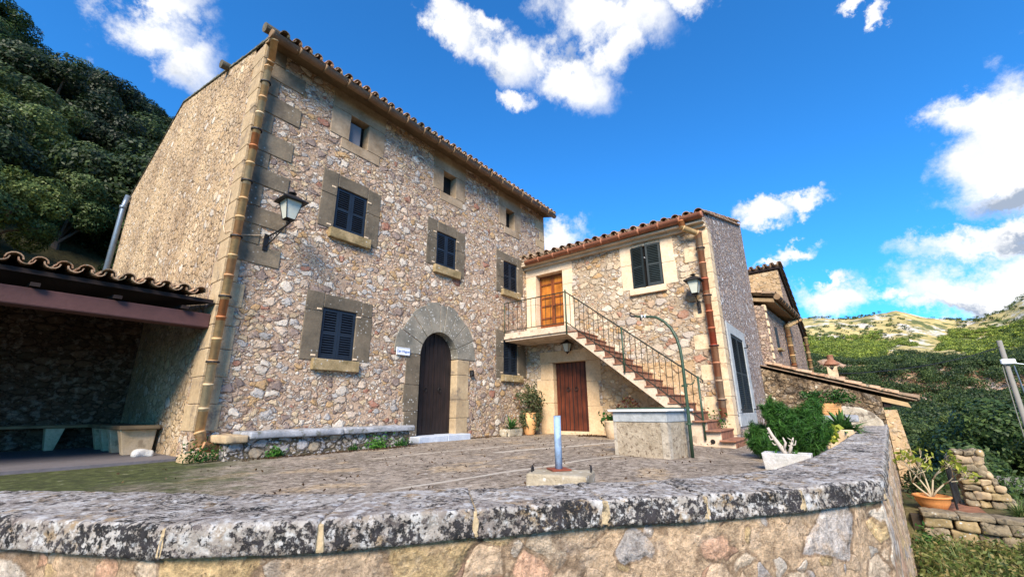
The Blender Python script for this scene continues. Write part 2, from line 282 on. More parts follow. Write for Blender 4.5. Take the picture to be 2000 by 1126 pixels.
def lichen_mat():
    M = Mt('lichened_coping', .93, .2)
    c = M.ramp(M.noise(3.0, 6, .65), [(.3, (.19, .155, .14)), (.5, (.31, .28, .25)), (.7, (.47, .45, .43))])
    c = M.mix(M.mr(M.noise(5.5, 4, .6, vec=M.map(loc=(3, 3, 3))), .55, .66), c, (.30, .22, .135))
    v = M.vor(M.vadd(M.P, M.noise(9, 4, out='Color'), .12), scale=14)
    c = M.mix(M.mr(v.outputs['Distance'], .42, .2, 0, .75), c, (.53, .53, .53))
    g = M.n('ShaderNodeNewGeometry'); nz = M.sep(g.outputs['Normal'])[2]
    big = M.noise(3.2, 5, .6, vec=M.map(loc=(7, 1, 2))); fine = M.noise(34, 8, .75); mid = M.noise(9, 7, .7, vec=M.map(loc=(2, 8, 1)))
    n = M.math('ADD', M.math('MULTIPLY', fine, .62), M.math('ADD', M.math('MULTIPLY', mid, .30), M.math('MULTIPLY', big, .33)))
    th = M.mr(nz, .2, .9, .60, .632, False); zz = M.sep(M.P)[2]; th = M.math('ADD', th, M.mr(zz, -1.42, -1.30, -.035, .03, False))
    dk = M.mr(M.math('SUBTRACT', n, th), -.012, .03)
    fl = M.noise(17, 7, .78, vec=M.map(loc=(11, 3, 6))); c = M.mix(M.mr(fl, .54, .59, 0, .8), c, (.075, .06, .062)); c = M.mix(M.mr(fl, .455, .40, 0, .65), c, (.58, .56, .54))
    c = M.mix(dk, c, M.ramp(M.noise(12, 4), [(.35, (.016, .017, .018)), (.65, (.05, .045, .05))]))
    wh = M.mr(M.noise(30, 6, .7, vec=M.map(loc=(1, 2, 9))), .56, .64); c = M.mix(M.math('MULTIPLY', wh, .6), c, (.50, .50, .50))
    M.col(c)
    h = M.math('ADD', M.noise(14, 9, .72), M.math('MULTIPLY', dk, .25)); M.bump(h, .03); return M.m
m_cap = lichen_mat()
m_joint = stone('cap_mortar', (.34, .26, .15), (.56, .44, .28), None, sc=8, bump=.015, dark=(.10, .085, .06))
m_pole = simple('weathered_pole', (.20, .19, .17), .85, .3, 4)

def court_mat():
    M = Mt('courtyard_paving', .92, .2)
    c = M.ramp(M.noise(1.1, 7, .66), [(.3, (.17, .135, .10)), (.5, (.27, .22, .17)), (.72, (.40, .335, .265))])
    c = M.mix(M.mr(M.noise(.8, 5, .6, vec=M.map((1, 1.6, 1), loc=(4, 9, 0))), .56, .64), c, (.40, .30, .19))
    n = M.noise(11, 9, .84); c = M.mix(M.mr(n, .53, .565, 0, .95), c, (.055, .045, .038)); c = M.mix(M.mr(n, .46, .41, 0, .8), c, (.56, .51, .45))
    n2 = M.noise(5, 9, .78, vec=M.map(loc=(1, 6, 3))); c = M.mix(M.mr(n2, .52, .60, 0, .75), c, (.10, .082, .068))
    s = M.sep(M.P)
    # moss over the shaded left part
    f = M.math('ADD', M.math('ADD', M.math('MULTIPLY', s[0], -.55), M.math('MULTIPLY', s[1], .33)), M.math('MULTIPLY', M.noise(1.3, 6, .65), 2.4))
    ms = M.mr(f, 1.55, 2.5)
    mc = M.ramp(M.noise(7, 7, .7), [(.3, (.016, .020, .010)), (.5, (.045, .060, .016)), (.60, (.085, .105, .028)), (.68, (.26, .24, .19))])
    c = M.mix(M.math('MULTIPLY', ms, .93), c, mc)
    # pale old joints
    def strip(ax, ay, bx, by, w):
        L_ = math.hypot(bx-ax, by-ay); nx, ny = -(by-ay)/L_, (bx-ax)/L_; tx, ty = (bx-ax)/L_, (by-ay)/L_
        d = M.math('ADD', M.math('ADD', M.math('MULTIPLY', s[0], nx), M.math('MULTIPLY', s[1], ny)), -(ax*nx+ay*ny)); d = M.math('ADD', d, M.math('MULTIPLY_ADD', M.noise(3, 4), .06, -.03))
        t = M.math('ADD', M.math('ADD', M.math('MULTIPLY', s[0], tx), M.math('MULTIPLY', s[1], ty)), -(ax*tx+ay*ty))
        a = M.mr(M.math('ABSOLUTE', d), w, w*.6); b = M.math('MULTIPLY', M.mr(t, -.1, .1), M.mr(t, L_+.1, L_-.1)); a = M.math('MULTIPLY', M.math('MULTIPLY', a, b), M.mr(M.noise(11, 5, .7), .33, .5))
        return a
    for q in ((2.7, 3.50, 6.9, 3.03, .05), (6.0, 5.0, 9.6, 4.1, .10), (4.2, 6.0, 9.5, 5.4, .05)):
        c = M.mix(strip(*q), c, (.47, .42, .35))
    M.col(c); M.bump(M.noise(24, 7, .75), .022); return M.m
m_court = court_mat()
# ------------------------------------------------------------------ mesh helpers
def wpos(o):
    p = Vector((0, 0, 0))
    while o is not None: p += o.location; o = o.parent
    return p
class MB:
    def __init__(s): s.v = []; s.f = []
    def add(s, vs, fs):
        k = len(s.v); s.v += [tuple(p) for p in vs]; s.f += [tuple(i+k for i in f) for f in fs]; return s
    def hexa(s, p):   # 4 bottom ccw, 4 top ccw
        return s.add(p, [(3, 2, 1, 0), (4, 5, 6, 7), (0, 1, 5, 4), (1, 2, 6, 5), (2, 3, 7, 6), (3, 0, 4, 7)])
    def box(s, x0, x1, y0, y1, z0, z1):
        return s.hexa([(x0, y0, z0), (x1, y0, z0), (x1, y1, z0), (x0, y1, z0), (x0, y0, z1), (x1, y0, z1), (x1, y1, z1), (x0, y1, z1)])
    def obox(s, c, size, rz=0, rx=0, ry=0):
        m = Matrix.Rotation(rz, 3, 'Z') @ Matrix.Rotation(ry, 3, 'Y') @ Matrix.Rotation(rx, 3, 'X'); c = Vector(c); a, b, d = (q/2 for q in size)
        return s.hexa([c + m @ Vector(q) for q in ((-a, -b, -d), (a, -b, -d), (a, b, -d), (-a, b, -d), (-a, -b, d), (a, -b, d), (a, b, d), (-a, b, d))])
    def prism(s, pts, d):   # polygon pts extruded by vector d (pts ccw seen from -d)
        n = len(pts); d = Vector(d); a = [Vector(p) for p in pts]; b = [p + d for p in a]
        return s.add(a+b, [tuple(range(n-1, -1, -1)), tuple(range(n, 2*n))] + [(i, (i+1) % n, n+(i+1) % n, n+i) for i in range(n)])
    def tube(s, path, r, n=10, caps=True):
        P = [Vector(p) for p in path]; rr = r if isinstance(r, (list, tuple)) else [r]*len(P); k = len(s.v); up = None; vs = []
        for i, p in enumerate(P):
            t = (P[min(i+1, len(P)-1)] - P[max(i-1, 0)])
            if t.length < 1e-9: t = Vector((0, 0, 1))
            t.normalize()
            if up is None: up = Vector((0, 0, 1)) if abs(t.z) < .9 else Vector((1, 0, 0))
            a = up - t*up.dot(t)
            if a.length < 1e-6: a = Vector((0, 1, 0)) - t*t.y
            a.normalize(); up = a; b = t.cross(a)
            vs += [p + (a*math.cos(2*math.pi*j/n) + b*math.sin(2*math.pi*j/n))*rr[i] for j in range(n)]
        fs = []
        for i in range(len(P)-1):
            for j in range(n): fs.append((i*n+j, i*n+(j+1) % n, (i+1)*n+(j+1) % n, (i+1)*n+j))
        if caps: fs += [tuple(range(n-1, -1, -1)), tuple((len(P)-1)*n+j for j in range(n))]
        return s.add(vs, fs)
    def lathe(s, c, prof, n=24):
        c = Vector(c); vs = []; 
        for r, z in prof: vs += [c + Vector((r*math.cos(2*math.pi*j/n), r*math.sin(2*math.pi*j/n), z)) for j in range(n)]
        fs = [(i*n+j, i*n+(j+1) % n, (i+1)*n+(j+1) % n, (i+1)*n+j) for i in range(len(prof)-1) for j in range(n)]
        fs += [tuple(range(n-1, -1, -1)), tuple((len(prof)-1)*n+j for j in range(n))]
        return s.add(vs, fs)
    def build(s, name, mat, parent=None, smooth=False, bevel=0, seg=1, origin=None, recalc=False):
        o0 = wpos(parent) if parent is not None else (Vector(origin) if origin else Vector((0, 0, 0)))
        me = bpy.data.meshes.new(name); me.from_pydata([(v[0]-o0.x, v[1]-o0.y, v[2]-o0.z) for v in s.v], [], s.f); me.materials.append(mat)
        if recalc:
            import bmesh
            bm = bmesh.new(); bm.from_mesh(me); bmesh.ops.recalc_face_normals(bm, faces=bm.faces); bm.to_mesh(me); bm.free()
        if smooth: me.polygons.foreach_set('use_smooth', [True]*len(me.polygons))
        ob = bpy.data.objects.new(name, me); COL.objects.link(ob)
        if parent is not None: ob.parent = parent
        else: ob.location = o0
        if bevel:
            b = ob.modifiers.new('bevel', 'BEVEL'); b.width = bevel; b.segments = seg; b.limit_method = 'ANGLE'; b.angle_limit = R(40)
        return ob
def thing(name, label, cat, loc=(0, 0, 0), group=None):
    o = bpy.data.objects.new(name, None); COL.objects.link(o); o.location = loc; o.empty_display_size = .2
    o['label'] = label; o['category'] = cat
    if group: o['group'] = group
    return o
def tag(o, label=None, cat=None, group=None, kind=None):
    if label: o['label'] = label
    if cat: o['category'] = cat
    if group: o['group'] = group
    if kind: o['kind'] = kind
    return o
def roughen(o, amp, scale, amp2=0, scale2=1, seed=0):
    me = o.data; off = Vector((seed*3.1, seed*1.7, seed*.9)); ns = [Vector(v.normal) for v in me.vertices]
    for v, n in zip(me.vertices, ns):
        d = mn.noise(v.co*scale + off)*amp
        if amp2: d += mn.noise(v.co*scale2 + off)*amp2
        v.co += n*d
def subdiv_box(name, mat, parent, x0, x1, y0, y1, z0, z1, step, amp=.01, scale=4, seed=0, rnd=.01):
    """a block with a fine mesh, softened edges and a hewn surface"""
    import bmesh
    bm = bmesh.new(); bmesh.ops.create_cube(bm, size=1)
    for v in bm.verts: v.co = Vector((x0+(v.co.x+.5)*(x1-x0), y0+(v.co.y+.5)*(y1-y0), z0+(v.co.z+.5)*(z1-z0)))
    bmesh.ops.bevel(bm, geom=list(bm.edges), offset=rnd, segments=2, affect='EDGES', profile=.5)
    for ax, (a, b) in enumerate(((x0, x1), (y0, y1), (z0, z1))):
        k = int((b-a)/step)
        for i in range(1, k):
            co = [0, 0, 0]; co[ax] = a + (b-a)*i/k; no = [0, 0, 0]; no[ax] = 1
            bmesh.ops.bisect_plane(bm, geom=bm.verts[:]+bm.edges[:]+bm.faces[:], plane_co=co, plane_no=no)
    bm.normal_update()
    o0 = wpos(parent) if parent is not None else Vector((0, 0, 0))
    off = Vector((seed*3.3, seed*1.9, seed*.7)); ds = [(v, v.normal.copy()*(mn.noise(v.co*scale+off)*amp + mn.noise(v.co*scale*3.3+off)*amp*.5)) for v in bm.verts]
    for v, d in ds: v.co += d
    for v in bm.verts: v.co -= o0
    me = bpy.data.meshes.new(name); bm.to_mesh(me); bm.free(); me.materials.append(mat); me.polygons.foreach_set('use_smooth', [True]*len(me.polygons))
    ob = bpy.data.objects.new(name, me); COL.objects.link(ob)
    if parent is not None: ob.parent = parent
    return ob

def wall_cells(mb, axis, plane, u0, u1, z0, z1, holes, depth):
    """vertical wall slab as cells between hole edges. axis 'y': plane y=plane, outer face looks -y; axis 'x': looks -x; depth goes inwards (+)"""
    holes = [(h[0]-.03, h[1]+.03, h[2]-.03, h[3]+.03) for h in holes]
    us = sorted({u0, u1, *[h[0] for h in holes], *[h[1] for h in holes]}); zs = sorted({z0, z1, *[h[2] for h in holes], *[h[3] for h in holes]})
    solid = lambda i, j: 0 <= i < len(us)-1 and 0 <= j < len(zs)-1 and not any(h[0] <= (us[i]+us[i+1])/2 <= h[1] and h[2] <= (zs[j]+zs[j+1])/2 <= h[3] for h in holes)
    pt = (lambda u, d, z: (u, plane+d, z)) if axis == 'y' else (lambda u, d, z: (plane+d, u, z))
    def quad(a, b, c, d, flip):
        q = [a, b, c, d]; 
        if flip: q.reverse()
        mb.add(q, [(0, 1, 2, 3)])
    fl = axis == 'x'
    for i in range(len(us)-1):
        for j in range(len(zs)-1):
            if not solid(i, j): continue
            a, b, c, d = us[i], us[i+1], zs[j], zs[j+1]
            quad(pt(a, 0, c), pt(b, 0, c), pt(b, 0, d), pt(a, 0, d), fl)
            quad(pt(a, depth, c), pt(a, depth, d), pt(b, depth, d), pt(b, depth, c), fl)
            if not solid(i-1, j): quad(pt(a, 0, c), pt(a, 0, d), pt(a, depth, d), pt(a, depth, c), fl)
            if not solid(i+1, j): quad(pt(b, 0, c), pt(b, depth, c), pt(b, depth, d), pt(b, 0, d), fl)
            if not solid(i, j-1): quad(pt(a, 0, c), pt(a, depth, c), pt(b, depth, c), pt(b, 0, c), fl)
            if not solid(i, j+1): quad(pt(a, 0, d), pt(b, 0, d), pt(b, depth, d), pt(a, depth, d), fl)

def tile_roof(mb, o, u, v, width, length, pitch=.235, r=.088, course=.42, th=.014, seed=1):
    """rows of clay barrel tiles: o eave corner, u along the eave, v up the slope"""
    rr = random.Random(seed); o = Vector(o); u = Vector(u).normalized(); v = Vector(v).normalized(); n = u.cross(v).normalized()
    if n.z < 0: n = -n
    K = 6; nc = int(width/pitch)+1; nl = max(1, int(round(length/course)))
    def half(c, a0, a1, l, r0, r1, h0, h1, sgn):
        vs = []
        for (q, rad, h) in ((a0, r0, h0), (a1, r1, h1)):
            for (t) in (0, th):
                for k in range(K+1):
                    a = math.pi*k/K; vs.append(c + u*(math.cos(a)*(rad-t)) + n*(h + sgn*math.sin(a)*(rad-t)*.95) + v*q)
        m = K+1; fs = []
        for k in range(K):
            fs.append((k, k+1, 2*m+k+1, 2*m+k)); fs.append((m+k+1, m+k, 3*m+k, 3*m+k+1))
            fs.append((k+1, k, m+k, m+k+1)); fs.append((2*m+k, 2*m+k+1, 3*m+k+1, 3*m+k))
        fs += [(0, 2*m, 3*m, m), (K, m+K, 3*m+K, 2*m+K)]
        mb.add(vs, fs)
    for i in range(nc):
        for j in range(nl):
            q = j*course + rr.uniform(-.012, .012) - (rr.uniform(0, .03) if j == 0 else 0)
            c = o + u*(i*pitch + rr.uniform(-.008, .008))
            half(c, q, q+course+.07, 0, r*rr.uniform(.97, 1.06), r*.82, .055, .03, 1)
            if i < nc-1:
                c2 = o + u*((i+.5)*pitch + rr.uniform(-.008, .008)); half(c2, q-.03, q+course+.04, 0, r*.95, r*.95, .075, .06, -1)

def pipe_run(parent, name, path, r, mat, seg=.36, ringmat=None, rings=True, label=None):
    """clay downpipe: tapered spigot lengths with a collar at each joint, and iron clamps"""
    mb = MB(); rg = []; P = [Vector(p) for p in path]
    for i in range(len(P)-1):
        a, b = P[i], P[i+1]; L = (b-a).length; k = max(1, int(round(L/seg))); d = (b-a)/L
        for j in range(k):
            s0 = a + d*(L*j/k); s1 = a + d*(L*(j+1)/k)
            mb.tube([s0, s0+d*.03, s0+d*.031, s1], [r*1.13, r*1.13, r*1.0, r*.93], 14)
            if rings and L > 1.2 and j % 3 == 1:
                c = s0 + d*(L/k*.06); rg.append((c-d*.012, c+d*.012))
    o = mb.build(name, mat, parent, smooth=False)
    o.data.polygons.foreach_set('use_smooth', [len(p.vertices) == 4 for p in o.data.polygons])
    if label: o['label'] = label
    for a, b in rg: c = MB(); c.tube([a, b], [r*1.42]*2, 14); c.build('pipe_clamp', ringmat or m_iron, o)
    return o
def gutter(parent, a, b, r, mat, seg=.55, hang=0):
    mb = MB(); a = Vector(a); b = Vector(b); L = (b-a).length; k = int(L/seg); d = (b-a)/L
    for j in range(k):
        s0 = a+d*(L*j/k); s1 = a+d*(L*(j+1)/k); mb.tube([s0, s0+d*.05, s0+d*.052, s1], [r*1.1, r*1.1, r, r*.97], 14)
    o = mb.build('gutter', mat, parent); o.data.polygons.foreach_set('use_smooth', [len(p.vertices) == 4 for p in o.data.polygons]); return o

def frame_pt(axis, plane):   # (u, d, z): d inwards
    return (lambda u, d, z: Vector((u, plane+d, z))) if axis == 'y' else (lambda u, d, z: Vector((plane+d, u, z)))
def fbox(mb, pt, u0, u1, d0, d1, z0, z1):
    a = pt(u0, d0, z0); b = pt(u1, d1, z1); mb.box(min(a.x, b.x), max(a.x, b.x), min(a.y, b.y), max(a.y, b.y), min(a.z, b.z), max(a.z, b.z))
def louvre_leaf(parent, pt, u0, u1, z0, z1, mat, d=0, mid=True, skew=0.0, name='shutter'):
    """one louvred shutter leaf; skew swings the leaf outwards about its u0 or u1 edge"""
    mb = MB(); t = .035; w = .055; hinge = u0 if skew >= 0 else u1; a = abs(skew)
    def b(ua, ub, da, db, za, zb, tilt=0):
        vs = []
        for z in (za, zb):
            for (uu, dd) in ((ua, da), (ub, da), (ub, db), (ua, db)):
                if tilt: dd += tilt*(1 if z == za else -1)*0
                vs.append((uu, dd, z))
        out = []
        for uu, dd, z in vs:
            if a:
                e = uu-hinge; uu2 = hinge + e*math.cos(a) + 0; dd2 = d + dd - abs(e)*math.sin(a); out.append(pt(uu2, dd2, z))
            else: out.append(pt(uu, d+dd, z))
        mb.hexa(out)
    def slat(ua, ub, z, h, tk):
        q = [(ua, 0.028, z+h), (ub, .028, z+h), (ub, .028+.004, z+h-tk), (ua, .032, z+h-tk), (ua, .0, z+tk), (ub, 0, z+tk), (ub, .004, z), (ua, .004, z)]
        out = []
        for uu, dd, zz in q:
            if a: e = uu-hinge; out.append(pt(hinge+e*math.cos(a), d+dd-abs(e)*math.sin(a), zz))
            else: out.append(pt(uu, d+dd, zz))
        mb.add(out, [(0, 1, 2, 3), (4, 5, 1, 0), (7, 6, 5, 4), (3, 2, 6, 7), (0, 3, 7, 4), (1, 5, 6, 2)])
    b(u0, u0+w, 0, t, z0, z1); b(u1-w, u1, 0, t, z0, z1)
    b(u0+w, u1-w, .003, t-.003, z1-.06, z1); b(u0+w, u1-w, .003, t-.003, z0, z0+.085)
    segs = [(z0+.085, z1-.06)]
    if mid: zm = (z0+z1)/2; b(u0+w, u1-w, .003, t-.003, zm-.025, zm+.025); segs = [(z0+.085, zm-.025), (zm+.025, z1-.06)]
    for (za, zb) in segs:
        k = int((zb-za)/.048)
        for i in range(k): z = za+(zb-za)*i/k; slat(u0+w, u1-w, z, (zb-za)/k*.80, .007)
    return mb.build(name, mat, parent, recalc=True)

def surround_blocks(parent, pt, pieces, mat, proud=.012, depth=.24, name='window_surround', seed=0):
    """dressed stones round an opening: each piece (u0,u1,z0,z1)"""
    mb = MB(); rr = random.Random(seed)
    for (u0, u1, z0, z1) in pieces:
        g = .0; g = .0035; p = proud + rr.uniform(-.004, .006); fbox(mb, pt, u0+g, u1-g, -p, depth, z0+g, z1-g)
    return mb.build(name, mat, parent, bevel=.014, seg=3, recalc=True)
# ================================================================== MAIN HOUSE
FY, FX0, FX1 = 8.13, 2.45, 12.68      # facade plane, its left and right ends
house = thing('stone_house', 'tall three-storey rubble stone farmhouse with arched door and dark blue shutters', 'house', (2.45, 8.13, 0))
ZT = 7.98
wins_mid = [(4.31, 5.07, 4.49, 5.50), (7.28, 8.02, 4.47, 5.46), (10.20, 10.93, 4.43, 5.42)]
wins_low = [(4.31, 5.07, 1.71, 2.75), (10.19, 10.90, 1.74, 2.78)]
wins_att = [(4.44, 4.92, 6.72, 7.46), (7.44, 7.93, 6.70, 7.43), (10.34, 10.81, 6.66, 7.40)]
DX0, DX1, DZ0, DSP, DR = 6.90, 8.18, .14, 2.03, .64     # door jambs, sill, spring line, radius
mb = MB(); wall_cells(mb, 'y', FY, FX0, FX1, -.35, ZT, [w for w in wins_mid+wins_low+wins_att] + [(DX0, DX1, DZ0, DSP+DR-.02)], .55)
mb.build('facade_wall', m_main, house)
# left gable and the rest of the shell
GX = FX0; GB = 18.5; RY, RZ = 14.1, 9.58
mb = MB(); mb.prism([(GX, FY+.55, -.35), (GX, GB, -.35), (GX, GB, 8.0), (GX, RY, RZ), (GX, FY+.55, ZT+.16), ][::-1], (.55, 0, 0)); mb.build('gable_wall', m_gable, house, recalc=True)
mb = MB(); mb.prism([(FX1-.55, FY+.55, -.35), (FX1-.55, GB, -.35), (FX1-.55, GB, 8.0), (FX1-.55, RY, RZ), (FX1-.55, FY+.55, ZT+.13)], (.55, 0, 0)); mb.build('gable_wall', m_gable, house, recalc=True)
mb = MB(); mb.box(GX+.55, FX1-.55, GB-.5, GB, -.35, 7.8); mb.build('back_wall', m_gable, house)
mb = MB(); mb.box(GX+.6, FX1-.6, FY+.62, FY+.66, -.3, 7.9); mb.build('inner_lining', m_darkroom, house)
# roof
m_verge0 = stone('end_tile_dark', (.05, .045, .035), (.16, .14, .10), None, sc=5, bump=.01)
mb = MB(); ev = Vector((GX-.08, FY-.46, ZT-.10)); up = Vector((0, RY-ev.y, RZ-.02-ev.z)); tile_roof(mb, ev + Vector((.22, -.03, 0)), (1, 0, 0), up, FX1-GX-.08, up.length, seed=3)
bk = Vector((GX+.14, GB+.3, 7.80)); up2 = Vector((0, RY-bk.y, RZ-.02-bk.z)); tile_roof(mb, bk, (1, 0, 0), up2, FX1-GX-.1, up2.length, seed=4)
rf = mb.build('roof', m_tile, house)
mb = MB()
for k in range(24): x = GX+.15+k*.42; mb.tube([(x, RY, RZ+.03), (x+.46, RY, RZ+.01)], [.12, .10], 12)
mb.build('ridge_tile', m_tile, rf, smooth=False)
mb = MB()
for (y, z, dy) in ((FY-.32, ZT-.03, .0), (10.3, 8.55, .2)):
    mb = MB(); mb.tube([(GX-.18, y, z+.04), (GX+.16, y+.02, z+.08)], [.10, .085], 12); mb.build('end_tile', m_verge0, rf)
mb = MB()
m_verge = stone('mossy_verge', (.06, .07, .055), (.20, .20, .16), None, sc=5, bump=.02, dark=(.03, .035, .03))
mb = MB(); rv = random.Random(6)
def verge(y0, z0, y1, z1, n):
    for k in range(n):
        t0, t1 = k/n, (k+.94)/n; h = rv.uniform(.03, .075); q = [(y0+(y1-y0)*t, z0+(z1-z0)*t) for t in (t0, t1)]
        mb.hexa([(GX-.03, q[0][0], q[0][1]-.02), (GX+.45, q[0][0], q[0][1]-.02), (GX+.45, q[1][0], q[1][1]-.02), (GX-.03, q[1][0], q[1][1]-.02), (GX-.02, q[0][0], q[0][1]+h), (GX+.42, q[0][0], q[0][1]+h), (GX+.42, q[1][0], q[1][1]+h*.6), (GX-.02, q[1][0], q[1][1]+h*.6)])
verge(FY-.1, ZT+.0, RY, RZ, 22); verge(RY, RZ, GB+.1, 7.98, 17)
mb.build('verge_bedding', m_verge, rf, recalc=True)
mb = MB()  # roof deck

for (ya, za, yb, zb) in ((ev.y+.05, ZT-.10, RY, RZ-.03), (RY, RZ-.03, GB+.2, 7.84)): mb.prism([(GX+.01, ya, za-.07), (GX+.01, yb, zb-.07), (GX+.01, yb, zb), (GX+.01, ya, za)], (FX1-GX+.06, 0, 0)); mb.build('roof_deck', m_soffit, house, recalc=True)
# boxed eave
mb = MB(); seg = 1.28; x = GX-.02; k = 0
while x < FX1-.1:
    x2 = min(x+seg, FX1+.06); mb.prism([(x+.004, FY+.02, ZT-.04), (x+.004, FY-.36, ZT-.16), (x+.004, FY-.36, ZT-.11), (x+.004, FY+.02, ZT+.02)][::-1], (x2-x-.008, 0, 0)); x = x2
mb.build('eave_soffit', m_soffit, house, recalc=True)
gutter(house, (GX-.1, FY-.45, ZT-.16), (FX1+.12, FY-.45, ZT-.14), .085, m_gut)
# quoins on the near corner: alternate long and short, seen on both faces
def quoin(y0, x1, z0, z1, mat, seed):
    m = MB(); m.hexa([(GX-.014, FY-.016, z0+.005), (x1, FY-.016, z0+.005), (x1, FY+.3, z0+.005), (GX-.014, y0, z0+.005), (GX-.014, FY-.016, z1-.005), (x1, FY-.016, z1-.005), (x1, FY+.3, z1-.005), (GX-.014, y0, z1-.005)])
    return m.build('quoin', mat, house, bevel=.012, seg=2, recalc=True)
z = .42; k = 0; rq = random.Random(5)
while z < ZT-.15:
    h = rq.uniform(.34, .46); z1 = min(z+h, ZT-.06); lon = k % 2
    quoin(FY+(.50 if not lon else .40)+rq.uniform(-.04, .04), GX+((.70 if z > 3.2 else .34) if lon else .30)+rq.uniform(-.06, .06), z, z1, m_quoin, k)
    # darker weathered face on the front side
    m = MB(); xx = GX+(.82 if lon else .44)+rq.uniform(-.08, .08)
    if z > 3.2: m.box(GX+.03, xx, FY-.021, FY+.02, z+.008, z1-.008); m.build('quoin', m_quoing, house, bevel=.006)
    z = z1; k += 1
z = -.3; k = 0
while z < ZT-.15:   # far right corner
    z1 = min(z+rq.uniform(.30, .42), ZT-.06)
    if z > 5.3: m = MB(); m.box(FX1-(.55 if k % 2 else .3), FX1+.014, FY-.014, FY+.35, z+.004, z1-.004); m.build('quoin', m_quoin, house, bevel=.01)
    z = z1; k += 1
FP = frame_pt('y', FY)
def window(pieces, op, mat, sill, sproud=.10, two=True, sh_mat=None, name='window', seed=0, pt=FP, parent=None, sillmat=None, shut=True, dep=.02):
    parent = parent or house
    w = surround_blocks(parent, pt, pieces, mat, seed=seed, name=name)
    if sill:
        m = MB(); fbox(m, pt, sill[0], sill[1], -sproud, .2, sill[2], sill[3]); s_ = m.build('sill', sillmat or m_sill, w, bevel=.012, seg=2, recalc=True)
    u0, u1, z0, z1 = op
    if shut:
        um = (u0+u1)/2
        louvre_leaf(w, pt, u0+.004, um-.002, z0+.01, z1-.006, sh_mat or m_shut, d=dep); louvre_leaf(w, pt, um+.002, u1-.004, z0+.01, z1-.006, sh_mat or m_shut, d=dep)
        m = MB(); fbox(m, pt, u0-.01, u1+.01, .09, .11, z0-.01, z1+.01); m.build('dark_room', m_darkroom, w)
        for (uu, zz) in ((u0-.09, z1-.05), (u1+.05, z1-.08), (u0-.11, z0+.06), (u1+.05, z0+.05)): 
            m = MB(); fbox(m, pt, uu-.05, uu+.05, -.024, -.005, zz-.018, zz+.018); m.build('shutter_hinge', m_cream if mat is not m_cream else m_iron, w, bevel=.006)
    else:
        m = MB(); fbox(m, pt, u0-.01, u1+.01, .24, .26, z0-.01, z1+.01); m.build('dark_room', m_darkroom, w)
    return w
for i, (u0, u1, z0, z1) in enumerate(wins_mid[:2]):
    e = .36
    window([(u0-e, u0, z1-.25, z1+.32), (u0-e, u0, z0-.02, z1-.25), (u0-e+.37, u1+.0, z1, z1+.30), (u1, u1+e, z1-.35, z1+.26), (u1, u1+e, z0-.14, z1-.35)], (u0, u1, z0, z1), m_sgrey, (u0-.10, u1+.14, z0-.22, z0), seed=i)
u0, u1, z0, z1 = wins_mid[2]; window([(u0-.38, u0, z1-.6, z1+.30), (u0-.38, u0, z0-.12, z1-.6), (u0, u1, z1, z1+.28), (u1, u1+.32, z0-.05, z1+.28)], (u0, u1, z0, z1), m_sgrey, (u0-.14, u1+.1, z0-.20, z0), seed=5)
u0, u1, z0, z1 = wins_low[0]; e = .38
window([(u0-e, u0, z1-.1, z1+.31), (u0-e, u0, z0-.04, z1-.1), (u0, u1+.12, z1, z1+.29), (u1+.12, u1+e, z1-.05, z1+.27), (u1, u1+.12, z1-.05, z1), (u1, u1+e+.02, z0-.0, z1-.05)], (u0, u1, z0, z1), m_sgrey, (u0-.13, u1+.12, z0-.22, z0), seed=8)
u0, u1, z0, z1 = wins_low[1]
window([(u0-.38, u0, z1-.5, z1+.32), (u0-.38, u0, z0-.1, z1-.5), (u0, u1, z1, z1+.30), (u1, u1+.45, z0-.05, z1+.30)], (u0, u1, z0, z1), m_sgrey, (u0-.14, u1+.2, z0-.20, z0), seed=9)
for i, (u0, u1, z0, z1) in enumerate(wins_att):
    e = (.47, .40, .38)[i]
    w = window([(u0-e, u0, z0+.02, z1-.02), (u0-e, u1+e, z1-.02, ZT-.045), (u1, u1+e, z0+.02, z1-.02), (u0-e+.28, u1+e-.1, z0-.24, z0+.02)], (u0, u1, z0+.02, z1-.02), m_sattic, None, shut=False, seed=20+i, name='attic_window')
    if i == 0:
        m = MB(); fbox(m, FP, u0+.005, u1-.13, .12, .14, z0+.03, z1-.12); o = m.build('attic_panel', simple('grey_panel', (.17, .17, .19), .6, .2, 3), w)
# ---- arched doorway
arch = MB(); cx = (DX0+DX1)/2; rin = DR; rout = 1.39
def arch_piece(mb, a0, a1, r0, r1, pr):
    K = 4; fr = []; g = .004
    for k in range(K+1):
        a = a0+(a1-a0)*k/K
        for r in (r0, r1): fr.append((cx+math.cos(a)*r, DSP+math.sin(a)*r))
    vs = [(x, FY-pr, z) for x, z in fr] + [(x, FY+.34, z) for x, z in fr]; M_ = len(fr); fs = []
    for k in range(K):
        a = 2*k; fs += [(a, a+1, a+3, a+2), (M_+a+1, M_+a, M_+a+2, M_+a+3), (a+1, M_+a+1, M_+a+3, a+3), (M_+a, a, a+2, M_+a+2)]
    fs += [(0, M_, M_+1, 1), (2*K, 2*K+1, M_+2*K+1, M_+2*K)]
    mb.add(vs, fs)
surr = MB()
for k in range(7):
    pass
door_s = MB()
angs = [0, .42, .80, 1.12, 1.42, 1.60, 1.96, 2.34, 2.72, math.pi]
for k in range(len(angs)-1): arch_piece(door_s, angs[k]+.009, angs[k+1]-.009, rin, rout+rq.uniform(-.06, .05), .018+rq.uniform(-.004, .004))
ds = door_s.build('door_arch', m_sarch, house, bevel=.008, recalc=True)
m = MB()
for (za, zb) in ((.14, .70), (.70, 1.30), (1.30, 2.02)): fbox(m, FP, DX0-.42+rq.uniform(-.04, .04), DX0, -.016, .34, za+.005, zb-.005)
m.build('door_jamb', m_sgrey, ds, bevel=.008, recalc=True)
m = MB()
